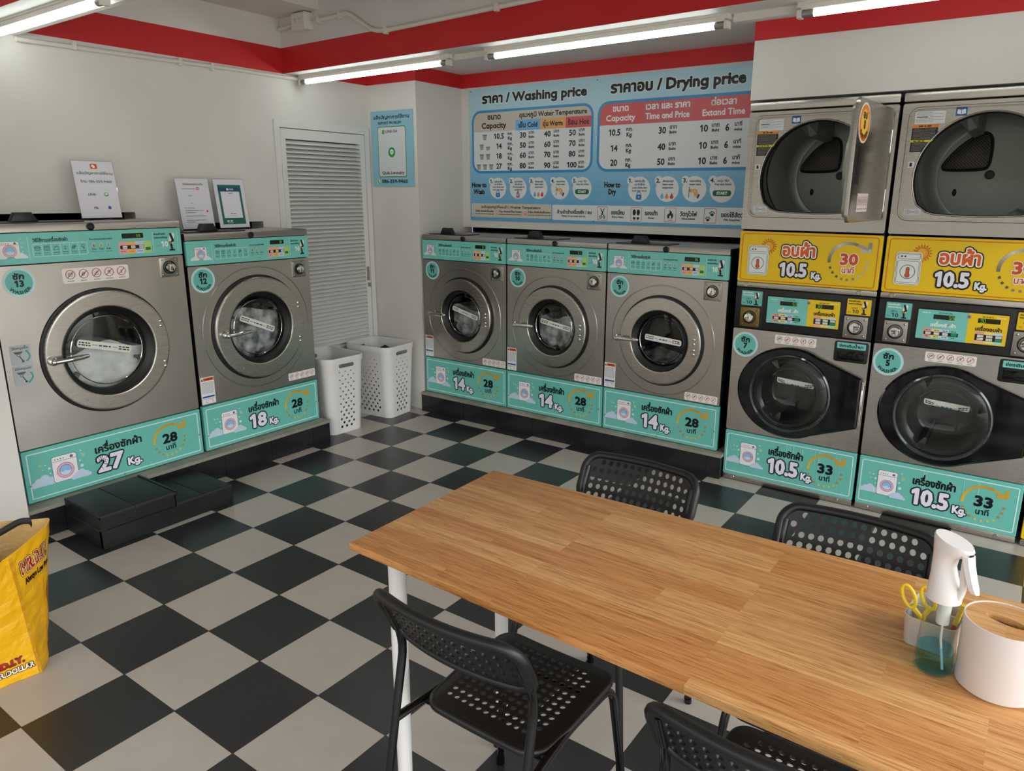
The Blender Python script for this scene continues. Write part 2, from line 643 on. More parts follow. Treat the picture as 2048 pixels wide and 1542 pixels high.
# ------------------------------------------------------------------ room shell
XW, YP, YS, XR, YF = -1.748, 2.52, 2.995, 4.3, -3.3
ZC = 2.95

def floor_material():
    m = mat('checker_tiles', '#888888', 0.22, 0, 0.5)
    t = N(m, 'ShaderNodeTexCoord')
    s = N(m, 'ShaderNodeSeparateXYZ')
    L(m, t.outputs['Object'], s.inputs[0])
    fl = []; gr = []
    for ax in 'XY':
        d = N(m, 'ShaderNodeMath', operation='DIVIDE'); d.inputs[1].default_value = 0.3
        L(m, s.outputs[ax], d.inputs[0])
        f = N(m, 'ShaderNodeMath', operation='FLOOR'); L(m, d.outputs[0], f.inputs[0]); fl.append(f)
        r = N(m, 'ShaderNodeMath', operation='PINGPONG'); r.inputs[1].default_value = 0.5; L(m, d.outputs[0], r.inputs[0])
        c = N(m, 'ShaderNodeMath', operation='LESS_THAN'); c.inputs[1].default_value = 0.0055; L(m, r.outputs[0], c.inputs[0]); gr.append(c)
    a = N(m, 'ShaderNodeMath', operation='ADD'); L(m, fl[0].outputs[0], a.inputs[0]); L(m, fl[1].outputs[0], a.inputs[1])
    md = N(m, 'ShaderNodeMath', operation='FLOORED_MODULO'); md.inputs[1].default_value = 2.0; L(m, a.outputs[0], md.inputs[0])
    g = N(m, 'ShaderNodeMath', operation='MAXIMUM'); L(m, gr[0].outputs[0], g.inputs[0]); L(m, gr[1].outputs[0], g.inputs[1])
    no = N(m, 'ShaderNodeTexNoise'); no.inputs['Scale'].default_value = 9; no.inputs['Detail'].default_value = 5
    L(m, t.outputs['Object'], no.inputs[0])
    r1 = N(m, 'ShaderNodeValToRGB')
    r1.color_ramp.elements[0].position = 0.3; r1.color_ramp.elements[0].color = (*lin('#aea69c'), 1)
    r1.color_ramp.elements[1].position = 0.7; r1.color_ramp.elements[1].color = (*lin('#b4aca2'), 1)
    L(m, no.outputs[0], r1.inputs[0])
    wv = N(m, 'ShaderNodeTexWhiteNoise')   # slight tile-to-tile difference
    cb = N(m, 'ShaderNodeCombineXYZ'); L(m, fl[0].outputs[0], cb.inputs[0]); L(m, fl[1].outputs[0], cb.inputs[1])
    L(m, cb.outputs[0], wv.inputs[0])
    r2 = N(m, 'ShaderNodeValToRGB')
    r2.color_ramp.elements[0].color = (*lin('#242426'), 1)
    r2.color_ramp.elements[1].color = (*lin('#2a2b2b'), 1)
    L(m, wv.outputs[0], r2.inputs[0])
    mx = N(m, 'ShaderNodeMix', data_type='RGBA')
    L(m, md.outputs[0], mx.inputs[0]); L(m, r2.outputs[0], mx.inputs[6]); L(m, r1.outputs[0], mx.inputs[7])
    mg = N(m, 'ShaderNodeMix', data_type='RGBA')
    L(m, g.outputs[0], mg.inputs[0]); L(m, mx.outputs[2], mg.inputs[6]); mg.inputs[7].default_value = (*lin('#26221f'), 1)
    L(m, mg.outputs[2], bsdf(m).inputs['Base Color'])
    rg = N(m, 'ShaderNodeMapRange'); rg.inputs['To Min'].default_value = 0.26; rg.inputs['To Max'].default_value = 0.32
    L(m, no.outputs[0], rg.inputs[0]); L(m, rg.outputs[0], bsdf(m).inputs['Roughness'])
    bp = N(m, 'ShaderNodeBump'); bp.inputs['Strength'].default_value = 0.3; bp.inputs['Distance'].default_value = 0.001; bp.invert = True
    L(m, g.outputs[0], bp.inputs['Height']); L(m, bp.outputs[0], bsdf(m).inputs['Normal'])
    return m

FLOORM = floor_material()
b = MB(); b.box(-2.4, XR, YF, 3.6, -0.08, 0.0)
struct(b, 'floor', FLOORM)
b = MB(); b.box(-2.4, XR, YF, 3.6, ZC, ZC + 0.1)
b.box(XW, XR, 1.98, 3.1, 2.354, ZC)
struct(b, 'ceiling', CEILW)

# left wall with door opening and the two service openings behind the machines
b = MB()
fx = lambda y, z, d: (d, y, z)
b.holed([[(YF, 0), (3.0, 0), (3.0, ZC), (YF, ZC)],
         [(1.735, 0.001), (2.505, 0.001), (2.505, 1.972), (1.735, 1.972)],
         [(-0.04, 1.0), (0.815, 1.0), (0.815, 1.432), (-0.04, 1.432)],
         [(1.075, 1.0), (1.603, 1.0), (1.603, 1.364), (1.075, 1.364)]], fx, XW - 0.12, XW)
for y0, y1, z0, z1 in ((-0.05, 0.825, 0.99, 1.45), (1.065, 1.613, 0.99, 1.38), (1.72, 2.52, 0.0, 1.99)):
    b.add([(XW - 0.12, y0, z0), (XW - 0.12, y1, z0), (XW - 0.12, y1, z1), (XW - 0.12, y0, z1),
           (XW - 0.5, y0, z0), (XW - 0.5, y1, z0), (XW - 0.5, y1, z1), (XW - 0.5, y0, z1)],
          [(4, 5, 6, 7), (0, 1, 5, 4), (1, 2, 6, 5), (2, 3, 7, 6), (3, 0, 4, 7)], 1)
struct(b, 'wall_left', [WALLW, DARK])
b = MB(); b.box(XW, -1.285, YF, -0.06, 0, ZC)
struct(b, 'wall_left_pier', WALLW)
b = MB(); b.box(XW, -1.288, YP, YS + 0.1, 0, ZC)
struct(b, 'wall_corner', WALLW)
# back wall panel above the machines, dark service space below and behind it
b = MB(); b.box(-1.288, 0.975, YS, YS + 0.1, 1.30, 2.6)
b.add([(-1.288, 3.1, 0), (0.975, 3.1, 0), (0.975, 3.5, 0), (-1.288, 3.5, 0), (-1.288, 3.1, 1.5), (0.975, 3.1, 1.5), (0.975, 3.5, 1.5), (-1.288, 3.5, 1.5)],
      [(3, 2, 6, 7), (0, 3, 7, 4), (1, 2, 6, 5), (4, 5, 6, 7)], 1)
struct(b, 'wall_back', [WALLW, DARK])
b = MB(); b.box(0.973, XR, 2.519, YS, 1.996, 2.6)
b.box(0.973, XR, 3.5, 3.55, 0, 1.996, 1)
struct(b, 'wall_back_bulkhead', [WALLW, DARK])

# shop front: unseen header and return added to cut sky light, rest open
b = MB(); b.box(XW, XR, YF - 0.1, YF, 2.35, ZC); b.box(XW, -0.9, YF - 0.1, YF, 0, 2.35)
struct(b, 'wall_front_added', WALLW)
b = MB(); b.box(XR, XR + 0.1, YF, 3.55, 2.5, ZC); b.box(XR, XR + 0.1, 2.3, 3.55, 0, 2.5)  # unseen header and wall end on the right, likewise added against sky light
struct(b, 'wall_right_added', WALLW)

# beams (skewed slightly against the tiles as in the place)
def ybeam(x): return 1.805 - 0.036 * (x + 1.1)
def beam(name, y0a, y0b, dep, z0, mats):
    b = MB()
    vs = [(XW, y0a, z0), (XR, y0b, z0), (XR, y0b + dep, z0), (XW, y0a + dep, z0)]
    vs += [(x, y, ZC) for x, y, z in vs]
    b.add(vs, [(0, 1, 2, 3), (0, 1, 5, 4), (1, 2, 6, 5), (2, 3, 7, 6), (3, 0, 4, 7)])
    return struct(b, name, mats)
beam('trim_1', ybeam(XW), ybeam(XR), 0.215, 2.252, CEILW)
beam('trim_2', 0.165, 0.10, 0.215, 2.26, CEILW)
b = MB(); b.box(XW, -1.365, 0.375, 1.83, 2.565, ZC)
struct(b, 'trim_3', CEILW)
# painted red bands
def band(name, pts, z0, z1, t=0.002):
    b = MB()
    n = len(pts)
    b.add([(x, y, z0) for x, y in pts] + [(x, y, z1) for x, y in pts], [(i, i + 1, n + i + 1, n + i) for i in range(n - 1)])
    return struct(b, name, WALLR)
e = 0.0025
band('trim_4', [(XW + e, 0.375), (XW + e, ybeam(XW) - e), (XR, ybeam(XR) - e)], 2.252, 2.398)
band('trim_5', [(XW + e, ybeam(XW) + 0.2), (XW + e, YP - e), (-1.288 + e, YP - e), (-1.288 + e, YS - e), (0.9735, YS - e)], 2.262, 2.398)
band('trim_6', [(0.973 - e, YS - e), (0.973 - e, 2.519 - e), (XR, 2.519 - e)], 2.268, 2.398)
band('trim_7', [(XW, 0.165 - e), (XR, 0.10 - e)], 2.26, 2.40)
# cement line where the band was masked on the pier by the front
# tiled plinths under the machines
def plinth(name, org, du, dv, length, depth, joints):
    """org front corner, du along the front, dv into the wall"""
    b = MB()
    du = Vector(du); dv = Vector(dv); o = Vector(org)
    def P(u, v, z): return tuple(o + du * u + dv * v + Vector((0, 0, z)))
    def bx(u0, u1, v0, v1, z0, z1, m):
        vs = [P(u, v, z) for u in (u0, u1) for v in (v0, v1) for z in (z0, z1)]
        b.add(vs, [(0, 1, 3, 2), (4, 6, 7, 5), (0, 4, 5, 1), (2, 3, 7, 6), (0, 2, 6, 4), (1, 5, 7, 3)], m)
    bx(0, length, 0.004, depth, 0, 0.127, 2)
    js = [0] + joints + [length]
    for a, c in zip(js[:-1], js[1:]):
        bx(a + 0.0012, c - 0.0012, 0, 0.01, 0.002, 0.125, 1)
    bx(length - 0.01, length + 0.003, 0.001, depth, 0.002, 0.125, 1)
    bx(-0.003, length + 0.006, -0.003, depth, 0.126, 0.143, 0)
    return struct(b, name, [CEMENT, PLTILE, GROUT])
PLTILE = mat('plinth_tile', '#1b1a1e', 0.25)
GROUT = mat('grout_grey', '#4a4644', 0.8)
plinth('baseboard_left', (-1.28, -0.058, 0), (0, 1, 0), (-1, 0, 0), 1.693, 0.466, [0.063, 0.363, 0.663, 0.963, 1.263, 1.563])
plinth('baseboard_back', (-1.276, 2.478, 0), (1, 0, 0), (0, 1, 0), 2.244, 0.9, [0.1, 0.395, 0.69, 0.98, 1.27, 1.57, 1.87, 2.17])

# ------------------------------------------------------------------ louvred door in the left wall
d = bpy.data.objects.new('door_1', None); COL.objects.link(d); d.location = (XW, 1.728, 0); d.rotation_euler = (0, 0, pi / 2)
tag(d, kind='structure')
# local: x along the wall (0..0.782), -y towards the room
b = MB()
b.holed([[(0, 0.002), (0.784, 0.002), (0.784, 1.980), (0, 1.980)], [(0.040, 0.02), (0.744, 0.02), (0.744, 1.935), (0.040, 1.935)]],
        lambda x, y, dd: (x, -dd, y), -0.05, 0.010)
b.build('door_frame', DOORW, d)
b = MB()
b.holed([[(0.044, 0.024), (0.740, 0.024), (0.740, 1.931), (0.044, 1.931)], [(0.080, 0.12), (0.700, 0.12), (0.700, 1.868), (0.080, 1.868)]],
        lambda x, y, dd: (x, -dd, y), -0.030, 0.006)
b.build('door_leaf', DOORW, d)
b = MB()
z = 0.135
while z < 1.862:
    P = [(-0.004, -0.0115), (-0.001, -0.0135), (0.026, 0.0105), (0.024, 0.0125)]
    b.loft([[(x, -0.006 + yy, z + zz) for yy, zz in P] for x in (0.078, 0.702)], 0, None, None, True, True, True)
    z += 0.0268
b.build('louvre_slats', DOORW, d, 30)
for z in (1.62, 1.02, 0.3):
    b = MB(); b.plate(0.036, 0.050, z, z + 0.09, -0.016, 0.0, 0.003, 0.002); b.tube([(0.042, -0.014, z), (0.042, -0.014, z + 0.09)], 0.006, 8)
    b.build('door_hinge', DOORW, d)
b = MB(); b.plate(0.708, 0.728, 0.92, 1.02, -0.014, 0.0, 0.004, 0.003); b.plate(0.713, 0.73, 0.875, 0.905, -0.02, 0, 0.003, 0.002)
b.build('door_latch', DULL, d)

# ------------------------------------------------------------------ fluorescent lamps
def lamp(x0, x1, y0, y1, z, label):
    t = thing('fluorescent_lamp', label, 'lamp', ((x0 + x1) / 2, (y0 + y1) / 2, z), math.atan2(y1 - y0, x1 - x0), 'tube lamps under the beams')
    h = (x1 - x0) / 2
    b = MB(); b.box(-h - 0.03, h + 0.03, -0.018, 0.018, -0.028, 0.0); b.box(-h, h, -0.024, 0.024, -0.008, 0.0)
    b.build('lamp_housing', CONDUIT, t)
    for s in (-1, 1):
        b = MB(); b.box(s * (h + 0.022) - 0.008, s * (h + 0.022) + 0.008, -0.018, 0.018, -0.056, -0.02)
        b.build('lamp_holder', CONDUIT, t)
    b = MB(); b.tube([(-h + 0.03, 0, -0.040), (h - 0.03, 0, -0.040)], 0.0135, 14)
    b.build('lamp_tube', TUBEM, t)
    for s in (-1, 1):
        b = MB(); b.tube([(s * (h - 0.03), 0, -0.040), (s * (h + 0.016), 0, -0.040)], 0.0138, 12)
        b.build('tube_cap', mat('tube_cap_grey', '#9b9b99', 0.4, 0.6), t)
    b = MB(); b.box(-0.05, 0.04, 0.0, 0.03, -0.034, -0.012)
    b.build('lamp_clip', CONDUIT, t)
    return t
lamp(-1.69, -0.47, 1.935, 1.895, 2.252, 'lit tube lamp on the beam nearest the corner, above the louvred door')
lamp(-0.16, 1.065, 1.885, 1.845, 2.252, 'lit tube lamp on the beam in front of the price board')
lamp(1.40, 2.62, 1.832, 1.79, 2.252, 'lit tube lamp on the beam above the stacked dryers, cut by the frame top')
lamp(-1.73, -0.72, 0.275, 0.26, 2.26, 'lit tube lamp in the upper left corner on the nearer beam')

def cable_trunk(name, pts, w, h, label):
    b = MB()
    b.loft([[(x, y - w, z), (x, y + w, z), (x, y + w, z + h), (x, y - w, z + h)] for x, y, z in pts], 0, None, None, True, True, True)
    tag(b.build(name, CONDUIT, None, 20), label, 'conduit', 'white cable conduits')
cable_trunk('cable_trunking', [(-0.43, 1.93, 2.224), (-0.2, 1.922, 2.224)], 0.013, 0.028, 'short white cable trunking between the two lamps left of the price board')
cable_trunk('cable_trunking', [(1.105, 1.877, 2.222), (1.36, 1.868, 2.222)], 0.016, 0.03, 'white cable trunking between the price board lamp and the dryer lamp')
cable_trunk('cable_trunking', [(-1.72, 0.345, 2.228), (0.4, 0.31, 2.228)], 0.014, 0.03, 'white cable trunking along the nearer beam beside the upper left lamp')
b = MB()
b.tube(fillet([(-1.735, 0.36, 2.215), (-1.735, 0.9, 2.222), (-1.735, 1.5, 2.232), (-1.735, 1.93, 2.232), (-1.70, 1.94, 2.236)], 0.03), 0.0115, 10)
for y in (0.60, 1.14, 1.33): b.box(-1.748, -1.722, y, y + 0.018, 2.206, 2.246)
tag(b.build('conduit_pipe', CONDUIT, None), 'white conduit pipe along the left wall below the red band', 'conduit', 'white cable conduits')
b = MB()
yb = lambda x: ybeam(x) - 0.013
pts = [(-1.74, 2.505), (-1.70, 2.502), (-1.56, 2.510)]
b.tube([(x, yb(x), z) for x, z in pts], 0.0115, 10)
pts = [(-1.385, 2.507), (-1.20, 2.508), (-1.10, 2.517), (-0.90, 2.400), (-0.81, 2.386), (0.2, 2.402), (1.6, 2.43)]
b.tube(fillet([(x, yb(x), z) for x, z in pts], 0.05), 0.0115, 10)
for x, z in ((-1.17, 2.507), (-0.80, 2.386), (-0.03, 2.398), (-1.36, 2.507)):
    b.box(x, x + 0.02, yb(x) - 0.014, yb(x) + 0.012, z - 0.018, z + 0.016)
tag(b.build('conduit_pipe', CONDUIT, None), 'white conduit pipe bent across the front of the main beam', 'conduit', 'white cable conduits')
o = thing('power_outlet', 'white double power outlet box on the beam above the louvred door', 'outlet', (-1.49, ybeam(-1.49), 2.508), -0.036)
b = MB(); b.plate(-0.064, 0.064, -0.044, 0.050, -0.055, 0.0, 0.004, 0.003); b.build('outlet_box', CONDUIT, o)
b = MB(); b.plate(-0.060, 0.060, -0.040, 0.046, -0.060, -0.054, 0.003, 0.002, 0, '#dedad0')
A = Art()
for sx_ in (-0.02, 0.02):
    for q in (-0.006, 0.006): A.rect(sx_ + q - 0.0012, 0.008, sx_ + q + 0.0012, 0.018, '#2a2523')
    A.disc(sx_, 0.0, 0.0026, '#2a2523', n=10)
b.art(A, lambda x, y, dd: (x, -0.060 - dd, y)); b.build('outlet_plate', PRINT, o)
# ------------------------------------------------------------------ printed artwork
TEAL = '#7acabf'
TEAL2 = '#6dbfb3'
INK = '#0b1013'
WHI = '#eef0f2'
GOLD = '#c9a23c'

def star(A, x, y, r, c, l=3):
    for k in range(3):
        a = pi * k / 3 + 0.3
        A.line([(x - r * cos(a), y - r * sin(a)), (x + r * cos(a), y + r * sin(a))], r * 0.35, c, l)

def cloud(A, x, y, s, c, l=2, flip=1):
    for dx, dy, r in ((-1.0, 0, 0.32), (-0.55, 0.22, 0.42), (0, 0.38, 0.5), (0.5, 0.1, 0.42), (0.95, -0.05, 0.25)):
        A.disc(x + dx * s * flip, y + dy * s, r * s, c, l, n=16)
    A.rect(x - 1.1 * s, y - 0.28 * s, x + 1.1 * s, y + 0.12 * s, c, l, 0.15 * s)

def washer_icon(A, x, y, w, h, l=3, bw=0.0016):
    """white front loader drawing, lower left corner x,y"""
    A.rect(x - bw, y - bw, x + w + bw, y + h + bw, '#3a3344', l, w * 0.12)
    A.rect(x, y, x + w, y + h, '#efeaf0', l + 1, w * 0.11)
    A.rect(x, y + h * 0.80, x + w, y + h * 0.80 + bw, '#3a3344', l + 2)
    for k in range(4): A.disc(x + w * (0.14 + 0.11 * k), y + h * 0.885, w * 0.026, '#3a3344', l + 2, n=10)
    A.disc(x + w * 0.80, y + h * 0.89, w * 0.065, '#3a3344', l + 2, n=14)
    A.disc(x + w * 0.80, y + h * 0.89, w * 0.035, '#8d7480', l + 3, n=12)
    cx, cy, r = x + w * 0.5, y + h * 0.40, w * 0.355
    A.disc(cx, cy, r, '#3a2f45', l + 2); A.disc(cx, cy, r - bw, '#e8b3c2', l + 3)
    A.disc(cx, cy, r * 0.70, '#3a2f45', l + 4); A.disc(cx, cy, r * 0.70 - bw, '#cfe0f2', l + 5)
    P = [(cx + (r * 0.70 - bw) * cos(t), cy + (r * 0.70 - bw) * sin(t)) for t in [radians(a) for a in range(-10, 191, 12)]]
    P += [(cx - r * 0.35, cy - r * 0.16), (cx, cy + r * 0.02), (cx + r * 0.35, cy - r * 0.18)]
    A.poly(P, '#8fc0ea', l + 6)

def bubbles(A, pts, l=3):
    for x, y, r, c in pts: A.disc(x, y, r, c, l, n=14)

def timer(A, cx, cy, r, txt, unit, c1=GOLD, c2='#d9bf4a', ink=INK, tc=None, out=None, w=0.11):
    n = 14
    for i in range(n):
        a0, a1 = 185 - 118 * i / n, 185 - 118 * (i + 1) / n
        k = i / n
        col = '#%02x%02x%02x' % tuple(int(p + (q - p) * k) for p, q in zip((214, 186, 66), (198, 142, 44))) if c1 == GOLD else '#%02x%02x%02x' % tuple(int(p + (q - p) * abs(k * 2 - 1)) for p, q in zip((215, 213, 205), (120, 116, 110)))
        A.ring(cx, cy, r * (1 - w), r * (1 + w * 0.4), col, 3, a0, a1 - 0.6, 3)
    tip = (cx + r * 1.0, cy + r * 0.62)
    A.line([(tip[0], tip[1] + r * 0.42), tip], r * 0.17, c1 if c1 == GOLD else '#9a968e', 3, cap=False)
    A.line([(tip[0] + r * 0.08, tip[1]), (tip[0] - r * 0.46, tip[1] - r * 0.03)], r * 0.17, c1 if c1 == GOLD else '#c9c6be', 3, cap=False)
    A.line([(cx + r * cos(radians(67)), cy + r * sin(radians(67)) - r * 0.03), (tip[0] - r * 0.05, tip[1] + r * 0.05)], r * 0.15, c1 if c1 == GOLD else '#a8a49c', 3, cap=False)
    for k in range(10):
        a = radians(202 + 158 * k / 9)
        s = r * 0.062
        c, d = cos(a), sin(a)
        px, py = cx + r * 0.95 * c, cy + r * 0.95 * d
        q = [(px + (c * u - d * v) * s, py + (d * u + c * v) * s) for u, v in ((-1, -1), (1, -1), (1, 1), (-1, 1))]
        col = (('#b98a35', '#d8c353')[2 < k < 7]) if c1 == GOLD else ('#5e5a55', '#8a857e', '#c4c0b8')[min(2, k // 3)]
        A.add(q, None, col, 3)
    A.text(txt, cx + r * 0.02, cy - r * 0.14, r * 0.54, tc or ink, w=r * 0.92, bold=0.07, l=4, out=r * 0.07 if out else 0, oc=out)
    A.text(unit, cx + r * 0.02, cy - r * 0.60, r * 0.30, tc or ink, w=r * 0.66, bold=0.03, l=4, out=r * 0.05 if out else 0, oc=out)

def teal_bottom(w, h, num, mins, rr=0.0):
    A = Art()
    A.frame(w * 0.022, h * 0.075, w * 0.978, h * 0.925, h * 0.018, '#dff0f2', 1, rr)
    ix, iy, iw, ih = w * 0.135, h * 0.27, w * 0.125, h * 0.50
    cloud(A, ix - iw * 0.35, iy + ih * 0.10, iw * 0.42, '#c5d6ea', 2)
    washer_icon(A, ix, iy, iw, ih)
    cloud(A, ix + iw * 1.12, iy + ih * 0.02, iw * 0.34, '#c5d6ea', 10)
    Wb, Yb = '#d5ebe6', '#d9e2a0'
    bubbles(A, [(ix - iw * .25, iy + ih * .78, h * .014, Wb), (ix - iw * .12, iy + ih * .62, h * .02, Wb), (ix - iw * .10, iy + ih * .42, h * .012, Wb), (ix - iw * .38, iy + ih * .62, h * .01, Wb),
                (ix + iw * 1.2, iy + ih * 1.0, h * .014, Wb), (ix + iw * 1.12, iy + ih * .62, h * .016, Wb), (ix + iw * 1.18, iy + ih * .40, h * .03, Wb), (ix + iw * 1.22, iy + ih * .88, h * .008, Wb)])
    star(A, ix - iw * .45, iy + ih * .80, h * .022, Yb); star(A, ix + iw * 1.28, iy + ih * .80, h * .03, Yb)
    A.text('เครื่องซักผ้า', w * 0.49, h * 0.625, h * 0.135, INK, w=w * 0.27, bold=0.055, l=3)
    nw = w * (0.145 if len(num) == 2 else 0.235)
    A.text(num, w * 0.36, h * 0.235, h * 0.30, '#eae6f0', 'l', w=nw, bold=0.065, l=3, out=h * 0.048, oc='#262a40')
    A.text('Kg.', w * 0.36 + nw + w * 0.022, h * 0.215, h * 0.14, '#f0eef4', 'l', w=w * 0.085, bold=0.07, l=3, out=h * 0.03, oc='#262a40')
    timer(A, w * 0.79, h * 0.50, h * 0.345, mins, 'นาที')
    return A

def coin_hand(A, x, y, h, l=3, white='#e8efee'):
    """dark gloved hand pushing a coin, about h tall"""
    A.poly([(x + .10 * h, y + .30 * h), (x + .26 * h, y + .45 * h), (x + .40 * h, y + .95 * h), (x + .30 * h, y + 1.06 * h), (x + .10 * h, y + 1.0 * h), (x + .0 * h, y + .6 * h)], white, l)
    A.line([(x + .14 * h, y + .98 * h), (x + .26 * h, y + .58 * h)], .15 * h, '#15171a', l + 1)
    A.line([(x + .26 * h, y + .58 * h), (x + .04 * h, y + .44 * h)], .12 * h, '#1b1a1a', l + 1)
    A.disc(x + .07 * h, y + .47 * h, .09 * h, '#a5784e', l + 2, n=12)
    A.line([(x + .12 * h, y + .40 * h), (x + .16 * h, y + .08 * h)], .13 * h, '#121416', l + 1)
    A.rect(x - .02 * h, y - .02 * h, x + .34 * h, y + .08 * h, '#1c1f22', l + 1, .03 * h)

def drop(A, x, y, r, c, l=3):
    P = [(x + r * cos(radians(a)), y + r * sin(radians(a))) for a in range(-210, 31, 15)] + [(x, y + 2.2 * r)]
    A.poly(P, c, l)

def mini_icon(A, k, x, y, s, c, l=3):
    """small pictograms of the washing steps"""
    w = s * 0.09
    if k == 0:
        A.frame(x - .5 * s, y - .35 * s, x + .5 * s, y + .25 * s, w, c, l, .1 * s); A.line([(x - .6 * s, y + .25 * s), (x - .2 * s, y + .5 * s), (x + .3 * s, y + .45 * s), (x + .6 * s, y + .2 * s)], w, c, l); A.line([(x - .4 * s, y), (x + .4 * s, y)], w, c, l)
    elif k == 1:
        A.frame(x - .5 * s, y - .5 * s, x + .5 * s, y + .5 * s, w, c, l); A.ring(x, y - .08 * s, .2 * s, .29 * s, c, l, n=14); A.line([(x - .5 * s, y + .3 * s), (x + .5 * s, y + .3 * s)], w, c, l)
    elif k == 2:
        A.line([(x - .55 * s, y - .45 * s), (x + .5 * s, y - .45 * s), (x + .45 * s, y + .1 * s), (x + .1 * s, y + .5 * s), (x - .05 * s, y + .1 * s), (x - .5 * s, y - .1 * s), (x - .55 * s, y - .45 * s)], w, c, l); A.disc(x - .3 * s, y + .3 * s, .1 * s, c, l, n=8)
    elif k == 3:
        A.rect(x - .17 * s, y - .5 * s, x + .17 * s, y + .3 * s, c, l, .15 * s); A.rect(x - .07 * s, y - .35 * s, x + .07 * s, y + .2 * s, '#b8d8cf', l + 1, .05 * s)
    elif k == 4:
        for q in (-.25, .0, .25): A.line([(x + q * s - .25 * s, y - .45 * s), (x + q * s + .1 * s, y + .45 * s)], w * 1.2, c, l)
        A.line([(x - .5 * s, y - .1 * s), (x + .5 * s, y + .15 * s)], w, c, l)
    else:
        A.disc(x, y + .15 * s, .33 * s, c, l, n=16); A.disc(x, y + .15 * s, .2 * s, '#a8d4c9', l + 1, n=14); A.line([(x, y + .1 * s), (x + .25 * s, y - .5 * s)], w * 2, c, l)

def seven(A, x, y, h, s, c, l=4):
    """seven-segment digits, lower left x,y"""
    segs = {'0': 'abcdef', '1': 'bc', '2': 'abged', '3': 'abgcd', '4': 'fgbc', '5': 'afgcd', '6': 'afgedc', '7': 'abc', '8': 'abcdefg', '9': 'abcdfg'}
    w = h * 0.5; t = h * 0.13
    for ch in s:
        q = {'a': ((0, h), (w, h)), 'b': ((w, h), (w, h / 2)), 'c': ((w, h / 2), (w, 0)), 'd': ((0, 0), (w, 0)), 'e': ((0, h / 2), (0, 0)), 'f': ((0, h), (0, h / 2)), 'g': ((0, h / 2), (w, h / 2))}
        for k in segs[ch]:
            (ax, ay), (bx, by) = q[k]
            A.line([(x + ax, y + ay), (x + bx, y + by)], t, c, l, cap=False)
        x += w * 1.7

